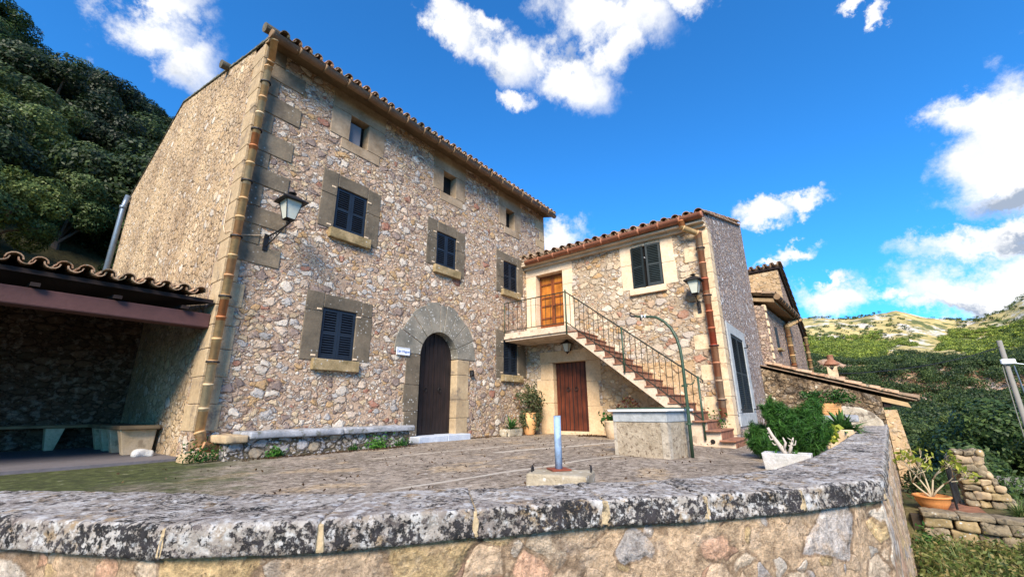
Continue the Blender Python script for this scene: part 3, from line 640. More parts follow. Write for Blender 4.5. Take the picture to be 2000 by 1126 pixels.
for (za, zb) in ((.02, .52), (.52, .98), (.98, 1.62), (1.62, 2.02)): fbox(m, FP, DX1, DX1+.46+rq.uniform(-.04, .04), -.016, .34, za+.005, zb-.005)
m.build('door_jamb', m_quoin, ds, bevel=.008, recalc=True)
m = MB(); pts = [(DX0-.01, FY+.22, .1), (DX1+.01, FY+.22, .1)] + [(cx+math.cos(math.pi*k/16)*(DR+.01), FY+.22, DSP+math.sin(math.pi*k/16)*(DR+.01)) for k in range(17)]
m.prism(pts, (0, .06, 0)); dleaf = m.build('door', m_wdark, house, recalc=True)
m = MB()
for k in range(9): x = DX0+.14*(k+.55); h = DSP + math.sqrt(max(0, DR**2-(x-cx)**2)) - .03; m.box(x-.008, x+.008, FY+.208, FY+.222, .18, h)
m.box(cx-.012, cx+.012, FY+.195, FY+.222, .18, DSP+DR-.03); m.build('door_batten', m_wdark, dleaf)
for x in (cx-.26, cx+.22):
    m = MB(); m.tube([(x+.05*math.cos(a), FY+.185, 1.22+.05*math.sin(a)) for a in np.linspace(.2, 5.9, 12)], .009, 6); m.tube([(x, FY+.22, 1.27), (x, FY+.18, 1.27)], .014, 6); m.build('door_knocker', m_iron, dleaf)
m = MB(); m.box(6.72, 7.62, 7.80, 8.34, -.06, .135); m.box(7.63, 8.42, 7.80, 8.34, -.06, .14); m.build('doorstep', m_step, house, bevel=.015, seg=2)
m = MB(); m.box(8.66, 8.76, FY-.10, FY-.015, 1.61, 1.77); m.box(8.675, 8.745, FY-.125, FY-.10, 1.64, 1.74); m.build('door_bell', m_iron, house, bevel=.01)
# pipes
pipe_run(house, 'downpipe', [(2.44, 7.70, 7.76), (2.52, 7.90, 7.42), (2.52, 7.99, 7.32), (2.50, 7.99, .42)], .068, m_pipeA)
pipe_run(house, 'downpipe', [(2.50, 7.97, .42), (2.54, 7.90, .22), (2.95, 7.78, .10)], .07, m_pipeA, rings=False)
m = MB(); m.tube([(2.36, 18.4, 7.9), (2.32, 18.42, 7.5), (2.30, 18.42, 2.5)], .08, 10); m.tube([(2.31, 18.42, 7.4), (2.31, 18.42, 7.5)], .10, 10); m.build('back_downpipe', m_zinc, house, smooth=True)
m = MB(); m.tube([(2.425, 8.45, 4.7), (2.425, 8.45, 3.95), (2.41, 8.30, 3.80), (2.42, 8.12, 3.78), (2.60, 8.08, 3.76), (3.0, 8.09, 3.88)], .007, 6); m.build('lamp_cable', m_cream, house)
m = MB(); m.box(2.30, 2.95, 7.80, 8.13, -.30, .12); o = m.build('plinth_stone', m_quoin, house, bevel=.05, seg=3)

# ---- name plaque (painted tile)
pl = thing('name_plaque', 'small white enamel plaque with blue lettering left of the arched door', 'plaque', (6.35, 8.09, 2.04))
m = MB(); m.box(6.16, 6.545, FY-.045, FY-.02, 1.965, 2.145); m.build('plate', m_white, pl, bevel=.006)
m = MB(); 
for q in ((6.165, 6.54, 2.128, 2.140), (6.165, 6.54, 1.970, 1.982), (6.165, 6.177, 1.982, 2.128), (6.528, 6.54, 1.982, 2.128)): m.box(q[0], q[1], FY-.049, FY-.044, q[2], q[3])
m.build('border', m_step, pl)
tx = bpy.data.curves.new('lettering', 'FONT'); tx.body = 'Can Huguet'; tx.size = .082; tx.align_x = 'CENTER'; tx.extrude = .001; tx.shear = .2; tx.offset = .001
tx.materials.append(m_lett); tmp = bpy.data.objects.new('lettering_curve', tx); COL.objects.link(tmp); bpy.context.view_layer.update()
tm = bpy.data.meshes.new_from_object(tmp.evaluated_get(bpy.context.evaluated_depsgraph_get())); bpy.data.objects.remove(tmp)
to = bpy.data.objects.new('lettering', tm); COL.objects.link(to); to.parent = pl; to.rotation_euler = (R(90), 0, 0); to.location = (6.352-6.35, FY-.047-8.09, 2.03-2.04)

# ================================================================== WING
WX, WY0, WY1 = 11.43, 2.17, 8.13
wing = thing('stone_wing', 'lower cream stone house wing with outside stairs, joined to the tall farmhouse', 'house', (11.43, 2.17, 0))
WZ = 5.52
ud = (6.66, 7.70, 3.0, 5.10); ld = (5.99, 7.13, .02, 2.12); ww = (3.44, 4.27, 4.00, 5.26)
mb = MB(); wall_cells(mb, 'x', WX, WY0, WY1, -.45, WZ, [ud, ld, ww], .45); mb.build('front_wall', m_wing, wing)
# side wall facing the terrace: rises with the single pitch roof
sw = (12.36, 14.10, .62, 2.62)   # shuttered side window opening
SX1 = 18.0; slope = (7.74-5.80)/(18.0-11.45)
mb = MB()
wall_cells(mb, 'y', WY0, WX+.45, SX1, -1.6, 5.2, [sw], .45)
mb.prism([(WX+.0, WY0, 5.2+.0) if False else (WX+.45, WY0, 5.2), (SX1, WY0, 5.2), (SX1, WY0, 7.74), (WX+.45, WY0, 5.80+slope*.45)][::-1], (0, .45, 0))
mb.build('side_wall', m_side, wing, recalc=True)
mb = MB(); mb.prism([(WX, WY0, WZ), (WX, WY0+.45, WZ), (WX, WY0+.45, 5.72), (WX, WY0, 5.78)], (.45, 0, 0)); mb.build('wall_head', m_side, wing, recalc=True)
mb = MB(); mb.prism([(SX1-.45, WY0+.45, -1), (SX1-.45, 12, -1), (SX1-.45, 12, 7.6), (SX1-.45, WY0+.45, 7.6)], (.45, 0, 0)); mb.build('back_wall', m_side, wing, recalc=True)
# painted surround of the side window
SP = frame_pt('y', WY0)
sws = MB()
for q in ((sw[0]-.34, sw[0], sw[2]-.04, sw[3]+.28), (sw[1], sw[1]+.40, sw[2]-.04, sw[3]+.28), (sw[0], sw[1], sw[3], sw[3]+.28), (sw[0]-.34, sw[1]+.40, sw[2]-.36, sw[2]-.04)): fbox(sws, SP, q[0]+.002, q[1]-.002, -.03, .2, q[2]+.002, q[3]-.002)
sws = sws.build('window_surround', m_wellg, wing, bevel=.01, recalc=True)
um = (sw[0]+sw[1])/2
for a, b in ((sw[0]+.01, um), (um, sw[1]-.01)): louvre_leaf(sws, SP, a, b, sw[2]-.03, sw[3]-.01, m_shutg, d=-.01)
m = MB(); fbox(m, SP, sw[0], sw[1], .08, .1, sw[2]-.04, sw[3]); m.build('dark_room', m_darkroom, sws)
for (x, z) in ((sw[0]-.12, sw[2]+.05), (sw[1]+.06, sw[2]+.05), (sw[1]+.05, sw[3]-.2)):
    m = MB(); m.tube([(x, WY0-.03, z), (x, WY0-.12, z), (x, WY0-.12, z+.10)], .018, 6); m.build('shutter_dog', m_iron, sws)
# roof, gutter, cornice
mb = MB(); e0 = Vector((WX-.30, WY0-.02, 5.66)); up = Vector((SX1+.2-e0.x, 0, 7.92-e0.z)); tile_roof(mb, e0 + Vector((0, 0.1, 0)), (0, 1, 0), up, WY1-WY0-.1, up.length, pitch=.30, r=.11, seed=8)
wrf = mb.build('roof', m_tile, wing)
mb = MB(); mb.prism([(WX-.24, WY0+.03, 5.60), (SX1+.1, WY0+.03, 7.78), (SX1+.1, WY0+.03, 7.70), (WX-.24, WY0+.03, 5.54)], (0, 5.92, 0)); mb.build('roof_deck', m_soffit2, wing, recalc=True)
mb = MB(); 
for k in range(int((SX1-WX)/.33)):
    x = WX-.1+k*.33; z = 5.80+slope*(x-WX); mb.obox((x+.17, WY0+.02, z+.06), (.36, .16, .05), 0, 0, -math.atan(slope)+.05*(k % 2))
mb.build('verge_tile', m_tile, wrf)
mb = MB(); y = WY0-.0
while y < WY1-.05:
    y2 = min(y+1.0, WY1-.005); mb.box(WX-.27, WX+.02, y+.004, y2-.004, WZ-.075, WZ-.01); mb.box(WX-.12, WX+.0, y+.003, y2-.003, WZ-.16, WZ-.077); y = y2
mb.build('cornice', m_soffit2, wing, bevel=.008)
gutter(wing, (WX-.34, WY0-.02, WZ+.10), (WX-.34, WY1-.25, WZ-.0), .085, m_gut2)
pipe_run(wing, 'downpipe', [(WX-.34, 2.70, WZ+.05), (WX-.34, 2.68, WZ-.18)], .085, m_pipeA, rings=False)
pipe_run(wing, 'downpipe', [(WX-.34, 2.68, WZ-.16), (WX-.16, 2.40, WZ-.32), (WX-.13, 2.36, WZ-.34)], .08, m_pipeA, rings=False)
pipe_run(wing, 'downpipe', [(WX-.13, 2.36, WZ-.30), (WX-.13, 2.36, .50)], .082, m_pipeB, seg=.42)
# quoins at the wing corner
z = .1; k = 0
while z < WZ-.2:
    z1 = min(z+rq.uniform(.34, .44), WZ-.17); L = (.62 if k % 2 else .30)+rq.uniform(-.05, .06)
    m = MB(); m.hexa([(WX-.012, WY0-.012, z+.004), (WX+.40, WY0-.012, z+.004), (WX+.40, WY0+.3, z+.004), (WX-.012, WY0+L, z+.004), (WX-.012, WY0-.012, z1-.004), (WX+.40, WY0-.012, z1-.004), (WX+.40, WY0+.3, z1-.004), (WX-.012, WY0+L, z1-.004)])
    m.build('quoin', m_creamq, wing, bevel=.01, seg=2, recalc=True); z = z1; k += 1
WPt = frame_pt('x', WX)
# upper balcony door
m = MB()
for q in ((6.30, 6.66, 3.0, 3.9), (6.32, 6.66, 3.9, 4.6), (6.28, 6.66, 4.6, 5.10), (7.70, 8.10, 3.0, 4.1), (7.70, 8.10, 4.1, 5.10), (6.28, 7.2, 5.10, WZ-.165), (7.2, 8.10, 5.10, WZ-.165)): fbox(m, WPt, q[0]+.003, q[1]-.003, -.012, .3, q[2]+.003, q[3]-.003)
ds2 = m.build('door_surround', m_cream, wing, bevel=.006, recalc=True)
def panel_door(parent, y0, y1, z0, z1, d):
    dr = MB(); fbox(dr, WPt, y0, y1, d+.03, d+.05, z0, z1); o = dr.build('balcony_door', m_wor, parent)
    f = MB(); ym = (y0+y1)/2; w = .055
    for (a, b) in ((y0, y0+w), (ym-w, ym-.003), (ym+.003, ym+w), (y1-w, y1)): fbox(f, WPt, a, b, d, d+.032, z0, z1)
    rows = [0, .36, .60, 1.02, 1.30, 1.76, 2.06]
    for a, b in ((y0+w, ym-w), (ym+w, y1-w)):
        for r_ in rows: z_ = z0+min(r_, z1-z0-.07)*(1); fbox(f, WPt, a, b, d+.004, d+.03, z_, z_+(.12 if r_ == 0 else .055))
        fbox(f, WPt, a, b, d+.010, d+.028, z0+.12, z0+.36)
    f.build('door_frame', m_wfr, o)
    h = MB(); h.tube([(WX+d, ym-.03, z0+1.0), (WX+d-.05, ym-.03, z0+1.0), (WX+d-.05, ym-.12, z0+1.0)], .01, 6); h.build('handle', m_iron, o)
panel_door(wing, ud[0]+.01, ud[1]-.01, 3.0, 5.09, .22)
# lower door
m = MB()
for q in ((5.52, 5.99, .0, .8), (5.60, 5.99, .8, 1.5), (5.50, 5.99, 1.5, 2.12), (7.13, 7.62, .0, .9), (7.13, 7.75, .9, 1.6), (7.13, 7.60, 1.6, 2.12), (5.50, 7.62, 2.12, 2.48)): fbox(m, WPt, q[0]+.003, q[1]-.003, -.012, .3, q[2]+.003, q[3]-.003)
ls = m.build('door_surround', m_plas, wing, bevel=.01, recalc=True)
m = MB(); fbox(m, WPt, 5.99, 7.13, .18, .23, .1, 2.11); lo = m.build('plank_door', m_wred, wing)
m = MB()
for k in range(1, 8): y = 5.99+k*1.14/8; w_ = .008 if k != 4 else .014; fbox(m, WPt, y-w_, y+w_, .168, .182, .1, 2.1)
m.build('door_batten', m_wdark, lo)
for y in (6.42, 6.70):
    m = MB(); m.tube([(WX+.155, y+.055*math.cos(a), 1.30+.055*math.sin(a)) for a in np.linspace(0, 2*math.pi, 14)], .009, 6); m.tube([(WX+.18, y, 1.36), (WX+.14, y, 1.36)], .014, 6); m.build('ring_handle', m_iron, lo)
m = MB(); fbox(m, WPt, 5.97, 7.15, -.06, .24, -.02, .09); m.build('door_sill', m_creamq, wing, bevel=.01)
# plastered foot of the wall under the stairs
m = MB(); fbox(m, WPt, 2.9, 5.5, -.02, .03, -.3, 1.9); m.build('plaster_patch', m_plasr, wing)
# wing window with one leaf ajar
ws = surround_blocks(wing, WPt, [(3.08, 3.44, 4.62, 5.40), (3.06, 3.44, 4.0, 4.62), (4.27, 4.65, 4.75, 5.40), (4.27, 4.64, 4.0, 4.75), (3.44, 3.86, 5.26, 5.355), (3.86, 4.27, 5.26, 5.355)], m_cream, name='window', depth=.26, seed=31)
m = MB(); fbox(m, WPt, 3.36, 4.40, -.10, .22, 3.82, 4.0); m.build('sill', m_cream, ws, bevel=.008)
louvre_leaf(ws, WPt, 3.445, 3.85, 4.02, 5.26, m_shutg, d=-.035, skew=.13)
louvre_leaf(ws, WPt, 3.90, 4.30, 4.00, 5.24, m_shutg, d=-.035, skew=-.22)
m = MB(); fbox(m, WPt, 3.44, 4.27, .08, .1, 4.0, 5.26); m.build('dark_room', m_darkroom, ws)
m = MB(); m.box(WX-.1, WX+.05, 3.87, 3.885, 4.86, 4.88); m.build('shutter_latch', m_white, ws)

# ---- outside staircase
SXO = 10.2
st = thing('outside_staircase', 'outside stone staircase with terracotta treads climbing to the balcony door', 'staircase', (SXO, 2.0, 0))
NT = 15; ty = [2.217+.2542*k for k in range(NT)]; tz = [.06+.196*k for k in range(NT)]
prof = [(1.985, -.25)]
for k in range(NT):
    y = ty[k]-.23 if k else 1.985
    prof += [(ty[k]-.235, tz[k]-.196 if k else -.25), (ty[k]-.235, tz[k]-.035)]
body = [(ty[0]-.235, -.25)]
for k in range(NT): body += [(ty[k]-.235, (tz[k-1]-.035) if k else -.25), (ty[k]-.235, tz[k]-.035)]
body = body[1:]
body += [(5.86, tz[-1]-.035), (5.86, 2.74), (3.36, .74), (3.2, .62), (3.2, -.25)]
import mathutils
m = MB(); tri = mathutils.geometry.tessellate_polygon([[Vector((0, a, b)) for a, b in body]])
nb = len(body); vs = [(SXO, a, b) for a, b in body] + [(WX-.013, a, b) for a, b in body]
fs = [tuple(t) for t in tri] + [tuple(nb+i for i in reversed(t)) for t in tri] + [(i, (i+1) % nb, nb+(i+1) % nb, nb+i) for i in range(nb)]
m.add(vs, fs); m.build('stair_body', m_plas2, st, recalc=True)
for k in range(NT):
    ext = .10 if k < 3 else 0.03
    m = MB(); y0 = ty[k]-.235-.03; m.box(SXO-ext, WX-.02, y0, ty[k]+.05, tz[k]-.034, tz[k]); m.box(SXO+.004, WX-.02, ty[k]-.235-.008, ty[k]-.2, tz[k]-.19, tz[k]-.036); m.build('step_tread', m_terr, st, bevel=.006)
m = MB(); m.box(SXO-.03, WX-.02, 5.86, 8.10, 2.80, 2.985); m.prism([(SXO+.02, 5.88, 2.80), (SXO+.02, 8.09, 2.80), (WX-.03, 8.09, 2.80), (WX-.03, 5.88, 2.80)][::-1], (0, 0, -.06)); m.build('balcony_slab', m_plas2, st, bevel=.008, recalc=True)
m = MB(); m.tube([(SXO-.006, 2.42, .02), (SXO+.02, 2.42, .02)], .05, 12); m.build('drain_hole', m_darkroom, st)
# railing
rl = MB(); xr = SXO-.035
A_, B_ = Vector((xr, 8.08, 3.945)), Vector((xr, 5.85, 3.945)); C_ = Vector((xr, 2.54, 1.36)); a2, b2, c2 = Vector((xr, 8.08, 3.06)), Vector((xr, 5.85, 3.06)), Vector((xr, 2.57, .47))
rl.tube([A_, B_], .017, 6); rl.tube([B_, C_], .017, 6); rl.tube([a2, b2], .013, 6); rl.tube([b2, c2], .013, 6)
rl.tube([C_ + Vector((0, -.0, 0)), C_+Vector((0, -.05, -.02)), C_+Vector((0, -.09, -.06)), C_+Vector((0, -.07, -.11)), C_+Vector((0, -.03, -.10)), C_+Vector((0, -.035, -.07))], .012, 6)
rail = rl.build('railing', m_dgreen, st)
def bal(p, q, n, lo, hi):
    for k in range(1, n):
        t = k/n; m = MB(); a = p.lerp(q, t); b = lo.lerp(hi, t); m.tube([a, b], .0085, 5); m.build('baluster', m_dgreen, rail)
bal(A_, B_, 13, a2, b2); bal(B_, C_, 24, b2, c2)
for (y, z0, z1) in ((5.85, 2.72, 4.0), (4.25, 1.58, 2.72), (2.55, .05, 1.40), (8.06, 2.9, 3.95)):
    m = MB(); m.tube([(xr-.01, y, z0), (xr-.01, y, z1)], .024 if y < 8 else .012, 8); m.build('rail_post', m_green, rail, smooth=True)

# ================================================================== REAR HOUSE beyond the wing
rear = thing('rear_house', 'farther stone house with ochre end wall and falling tiled roof, behind the wing', 'house', (18, 1.85, 0))
rd = Vector((0.99814, -0.0610, 0)); rn = Vector((.0610, .99814, 0))      # along and inwards
def rp(s_, d_, z_): p = Vector((18.02, 1.85, 0)) + rd*s_ + rn*d_; return Vector((p.x, p.y, z_))
m = MB(); m.hexa([rp(0, 0, -1.5), rp(5.2, 0, -1.5), rp(5.2, 2.5, -1.5), rp(0, 2.5, -1.5), rp(0, 0, 4.40), rp(5.2, 0, 4.40), rp(5.2, 2.5, 4.9), rp(0, 2.5, 4.9)]); m.build('low_wall', m_rear, rear)
m = MB(); q0 = [rp(5.2, 0, -1.5), rp(9.1, 0, -1.5), rp(9.1, 6, -1.5), rp(5.2, 6, -1.5), rp(5.2, 0, 7.30), rp(9.1, 0, 4.45), rp(9.1, 6, 4.45), rp(5.2, 6, 7.30)]; m.hexa(q0); m.build('high_wall', m_rear, rear)
m = MB(); m.hexa([rp(5.14, .01, 4.6), rp(5.19, .01, 4.6), rp(5.19, 6, 4.6), rp(5.14, 6, 4.6), rp(5.14, .01, 7.28), rp(5.19, .01, 7.28), rp(5.19, 6, 7.28), rp(5.14, 6, 7.28)]); m.build('end_render', m_plasr, rear)
m = MB(); a = rp(5.02, -.12, 7.30); b = rp(9.5, -.12, 4.28); tile_roof(m, a + (b-a), rn, (a-b), 6, (a-b).length, pitch=.30, r=.12, seed=11); m.build('roof', m_tile, rear)
m = MB(); m.prism([rp(5.05, -.10, 7.28), rp(9.5, -.10, 4.22), rp(9.5, -.10, 4.10), rp(5.05, -.10, 7.16)], rn*6); m.build('roof_deck', m_under, rear, recalc=True)
m = MB(); a = rp(-.05, -.42, 4.72); tile_roof(m, a, rd, rn*1.0+Vector((0, 0, .25)), 5.1, 2.6, pitch=.30, r=.11, seed=12); m.build('low_roof', m_tile, rear)
m = MB(); m.prism([rp(0, -.36, 4.62), rp(0, 2.4, 5.2), rp(0, 2.4, 5.1), rp(0, -.36, 4.48)], rd*5.15); m.build('eave_soffit', m_soffit, rear, recalc=True)
gutter(rear, rp(-.05, -.48, 4.66), rp(5.3, -.48, 4.62), .10, m_gut)
pipe_run(rear, 'downpipe', [rp(4.9, -.48, 4.55), rp(3.6, -.14, 4.1), rp(3.6, -.14, 1.2)], .10, m_pipeA, seg=.4)
pipe_run(rear, 'downpipe', [rp(9.3, -.12, 4.3), rp(9.2, -.12, 1.5)], .10, m_pipeA, seg=.4)
for (s0, s1, z0, z1) in ((1.35, 1.85, 2.95, 3.80), (4.25, 4.75, 3.15, 4.15)):
    m = MB(); m.hexa([rp(s0, -.015, z0), rp(s1, -.015, z0), rp(s1, .1, z0), rp(s0, .1, z0), rp(s0, -.015, z1), rp(s1, -.015, z1), rp(s1, .1, z1), rp(s0, .1, z1)]); w_ = m.build('window', m_shutg, rear)
    m = MB(); m.hexa([rp(s0-.1, -.14, z0-.09), rp(s1+.1, -.14, z0-.09), rp(s1+.1, .05, z0-.09), rp(s0-.1, .05, z0-.09), rp(s0-.1, -.14, z0-.01), rp(s1+.1, -.14, z0-.01), rp(s1+.1, .05, z0-.01), rp(s0-.1, .05, z0-.01)]); m.build('sill', m_sill, w_)
for k, z in enumerate(np.arange(2.1, 4.3, .30)):
    m = MB(); w_ = .35 if k % 2 else .22; m.hexa([rp(.02, -.03-.03*(k % 3), z), rp(w_, -.03, z), rp(w_, .1, z), rp(.02, .1, z), rp(.02, -.05, z+.25), rp(w_, -.03, z+.25), rp(w_, .1, z+.25), rp(.02, .1, z+.25)]); m.build('quoin', m_creamq, rear, bevel=.03)

# ================================================================== LEAN-TO closing the terrace
LX = 17.0
lean = thing('lean_to', 'low stone lean-to with sloping mossy coping and overhanging tiled eave', 'outbuilding', (LX, 0, 0))
m = MB(); m.prism([(LX, 2.16, -2.5), (LX, -.83, -2.5), (LX, -.83, 1.00), (LX, 2.16, 2.02)], (.5, 0, 0)); lw = m.build('end_wall', m_leanr, lean, recalc=True)
# rows of big blackened coping blocks climbing the verge
m_lean = stone('coping_blackened', (.15, .115, .08), (.30, .23, .155), (.40, .38, .34), sc=2.2, bump=.02, dark=(.035, .03, .026))
m_hump = stone('hump_mortar', (.34, .29, .22), (.52, .46, .37), None, sc=2.5, bump=.03, dark=(.16, .13, .10), fine=12)
rr = random.Random(3)
for row in range(1):
    y = 2.14; off = row*.33
    while y > -.75:
        L = rr.uniform(.28, .75); y2 = max(y-L, -.80); zt = lambda yy: 2.00 + (yy-2.16)*(1.02/2.99) - off
        dx = .03 - row*.012
        m = MB(); m.hexa([(LX-dx, y2+.008, zt(y2)-.30), (LX+.45, y2+.008, zt(y2)-.30), (LX+.45, y-.008, zt(y)-.30), (LX-dx, y-.008, zt(y)-.30), (LX-dx, y2+.008, zt(y2)), (LX+.45, y2+.008, zt(y2)), (LX+.45, y-.008, zt(y)), (LX-dx, y-.008, zt(y))])
        m.build('coping_block', m_leanr, lean, bevel=.05, seg=3, recalc=True); y = y2
m = MB(); tile_roof(m, (LX+.05, -1.62, .86+.03), (1, 0, 0), (0, 3.75, 1.30), 5, 3.95, pitch=.27, r=.10, seed=13); lr = m.build('roof', m_tile, lean)
m = MB(); m.prism([(LX-.04, -1.60, .90), (LX-.04, 2.16, 2.15), (LX-.04, 2.16, 2.115), (LX-.04, -1.60, .865)], (5, 0, 0)); m.build('roof_slab', m_tile, lr, recalc=True)
for k in range(5):
    x = LX+.02+k*.9; m = MB(); m.prism([(x, -1.45, .68), (x, -1.40, .82), (x, -.6, 1.08), (x, -.6, .94)], (.10, 0, 0)); m.build('rafter', m_raft, lean, recalc=True)
m = MB(); m.box(LX+.1, LX+5, -1.02, -.86, .70, .86); m.build('wall_plate', m_under, lean)
m = MB(); m.prism([(LX-.02, -.83, -2.5), (LX-.02, -1.36, -2.5), (LX-.02, -1.12, .62), (LX-.02, -.83, .62)], (.6, 0, 0)); m.build('corner_pier', m_plasr, lean, recalc=True)
m = MB(); m.box(LX+.5, LX+5, -.83, -.5, -2.5, .9); m.box(LX+4.6, LX+5, -.5, 1.8, -2.5, 1.0); m.build('side_wall', m_rear, lean)
m = MB(); m.box(LX+.93, LX+1.20, .06, .34, 1.3, 2.02); ch = m.build('chimney', m_creamq, lr, bevel=.01)
m = MB(); m.lathe((LX+1.07, .19, 2.06), [(.13, 0), (.22, .02), (.225, .05), (.12, .18), (.09, .20), (.085, .34), (.10, .36)], 16); m.build('chimney_cap', m_terr, ch, smooth=True)
m = MB(); m.prism([(LX+.923, .12, 2.012), (LX+.923, .28, 2.012), (LX+.923, .20, 1.90)], (.01, 0, 0)); m.build('chimney_notch', m_darkroom, ch, recalc=True)

# ================================================================== SHED on the left
shed = thing('open_shed', 'open-fronted shed with clay tile eave and dark purple beam against the gable', 'shed', (-2, 8.1, 0))
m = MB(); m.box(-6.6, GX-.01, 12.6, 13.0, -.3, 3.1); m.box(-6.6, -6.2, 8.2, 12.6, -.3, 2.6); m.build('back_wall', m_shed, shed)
m = MB(); e0 = Vector((-6.6, 8.08, 2.56)); tile_roof(m, e0, (1, 0, 0), (0, 4.7, .62), 8.95, 4.8, pitch=.225, r=.086, seed=21); sr = m.build('roof', m_tile, shed)
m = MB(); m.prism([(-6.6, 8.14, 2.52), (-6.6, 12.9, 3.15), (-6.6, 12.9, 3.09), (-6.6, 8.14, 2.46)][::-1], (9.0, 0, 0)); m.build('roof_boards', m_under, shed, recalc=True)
m = MB(); m.box(-6.6, GX-.01, 8.24, 8.50, 2.06, 2.30); m.build('beam', m_beam, shed, bevel=.02, seg=2)
for x in np.arange(-6.2, 2.4, .82):
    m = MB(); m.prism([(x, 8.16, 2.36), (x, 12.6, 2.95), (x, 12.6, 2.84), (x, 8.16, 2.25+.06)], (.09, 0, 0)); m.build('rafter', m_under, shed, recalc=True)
m = MB(); m.box(-6.6, GX-.005, 8.30, 12.62, -.05, .035); tag(m.build('shed_floor', simple('shed_screed', (.12, .11, .12), .9, .3, 3, bump=.01)), kind='structure')
sb = thing('bench', 'long plank bench on tapered stone legs inside the dark shed', 'bench', (0, 12, 0))
m = MB(); m.box(-6.1, 2.40, 12.15, 12.58, .44, .50); m.build('seat', m_benchw, sb, bevel=.01)
m = MB(); m.box(1.86, 2.40, 9.55, 12.14, .44, .505); m.build('seat', m_benchw, sb, bevel=.01)
for x in (-4.6, -3.0, -1.4, .1, 1.3):
    m = MB(); m.hexa([(x+.06, 12.25, .03), (x+.18, 12.25, .03), (x+.18, 12.5, .03), (x+.06, 12.5, .03), (x, 12.2, .44), (x+.26, 12.2, .44), (x+.26, 12.5, .44), (x, 12.5, .44)]); m.build('leg', m_creamq, sb)
for y in (9.68, 10.45, 11.1, 11.7):
    m = MB(); m.hexa([(2.00, y+.03, .03), (2.38, y+.03, .03), (2.38, y+.2, .03), (2.00, y+.2, .03), (1.90, y, .44), (2.39, y, .44), (2.39, y+.24, .44), (1.90, y+.24, .44)]); m.build('leg', m_creamq, sb, bevel=.01)
fs_ = subdiv_box('loose_stone', m_trough, None, 2.02, 2.26, 9.1, 9.25, .03, .14, .05, .03, 7, 3, .03); tag(fs_, 'small pale loose stone lying on the shed floor by the bench leg', 'stone')

# ================================================================== STONE BENCH before the facade
fb = thing('stone_bench', 'low rubble bench with worn blue-grey slab top along the facade', 'bench', (2.7, 7.4, 0))
m = MB(); m.box(2.74, 6.20, 7.50, FY-.02, -.2, .30); m.build('base', m_bench, fb, bevel=.03, seg=2)
xs = [2.66, 3.0, 4.6, 6.26]
for i in range(3): subdiv_box('slab', m_marble if i else m_quoin, fb, xs[i]+.004, xs[i+1]-.004, 7.41, FY-.018, .30+(.0 if i else -.05), .41-(.0 if i else .04), .09, .016, 3, i, .025)
# ================================================================== GROUND, PARAPET
OUT = [(-6.8, 6.0), (-1.6, 5.4), (-.75, 4.6), (-.15, 3.95), (.25, 3.35), (.70, 2.43), (1.13, 1.95), (1.715, 1.544), (2.30, 1.13), (2.73, .72), (3.26, .31), (3.96, -.10)]
INN = [(-6.8, 6.5), (-1.3, 5.95), (-.35, 5.15), (.33, 4.45), (.80, 3.75), (1.17, 2.98), (1.61, 2.42), (2.12, 1.98), (2.68, 1.53), (3.12, 1.13), (3.62, .78), (4.20, .55)]
RUN = [3.96, 5.2, 6.4, 7.7, 9.0, 10.3, 11.6, 13.0, 14.5, 16.4]
def outy(x): return -.10 - (x-3.96)*.70/12.4
def inny(x): return np.interp(x, [4.2, 4.9, 5.77, 7.94, 13.6, 16.4], [.55, .42, .33, .16, -.19, -.32])
CZ0, CZ1 = .105, .235
par = thing('parapet_wall', 'long rubble parapet wall with thick black-lichened coping in the foreground', 'wall', (2, 1.5, 0))
def cap_stone(o0, o1, i0, i1, seed, n=42, nt=26, gap=.005, zj=0.0, mat=None, parent=None, amp=.012, name='coping_stone', z0=CZ0, z1=CZ1):
    o0, o1, i0, i1 = (Vector((*q, 0)) for q in (o0, o1, i0, i1)); ld = (o1-o0).length
    g0, g1 = gap/ld, 1-gap/ld; rr = random.Random(seed); dz = rr.uniform(-.006, .006)
    sec = []  # (t across, z)
    r = .022; nf = 8
    for k in range(nf): sec.append((0, z0+(z1-r-z0)*k/(nf-1), 0))
    for k in range(1, 4): a = math.pi/2*k/4; sec.append((r*(1-math.cos(a)), z1-r+r*math.sin(a), 1))
    for k in range(nt+1): sec.append((None, z1, k/nt))
    for k in range(1, 4): sec.append(('e', z1-r*k/3, 0))
    sec.append(('e', z0, 0))
    vs = []; off = Vector((seed*1.3, 0, 0))
    for i in range(n+1):
        u = g0+(g1-g0)*i/n; O_ = o0.lerp(o1, u); I_ = i0.lerp(i1, u); w = (I_-O_).length; dr = (I_-O_)/w
        endr = min(i, n-i); er = .006*max(0, 1-endr/1.5)
        for (t, z, q) in sec:
            if t is None: p = O_ + dr*(r+(w-2*r)*q)
            elif t == 'e': p = I_.copy()
            else: p = O_ + dr*t
            p.z = z + dz - (er if z > z0 + .05 else 0)
            nv = mn.noise(p*9+off)*amp + mn.noise(p*26+off)*amp*.5 + mn.noise(p*3+off)*amp*.8
            if t is None: p.z += nv*.7
            elif t != 'e': p -= dr*nv*1.3; p.z += nv*.3 if z > z0+.01 else nv*.8
            vs.append(p)
    m = len(sec); fs = [(i*m+j, i*m+j+1, (i+1)*m+j+1, (i+1)*m+j) for i in range(n) for j in range(m-1)]
    fs += [(i*m+m-1, i*m, (i+1)*m, (i+1)*m+m-1) for i in range(n)] + [tuple(range(m)), tuple(n*m+j for j in range(m-1, -1, -1))]
    mb = MB(); mb.add(vs, fs); o = mb.build(name, mat or m_cap, parent or par, smooth=True, recalc=True); return o
for i in range(1, len(OUT)-1): cap_stone(OUT[i], OUT[i+1], INN[i], INN[i+1], i, n=46 if 3 < i else 20)
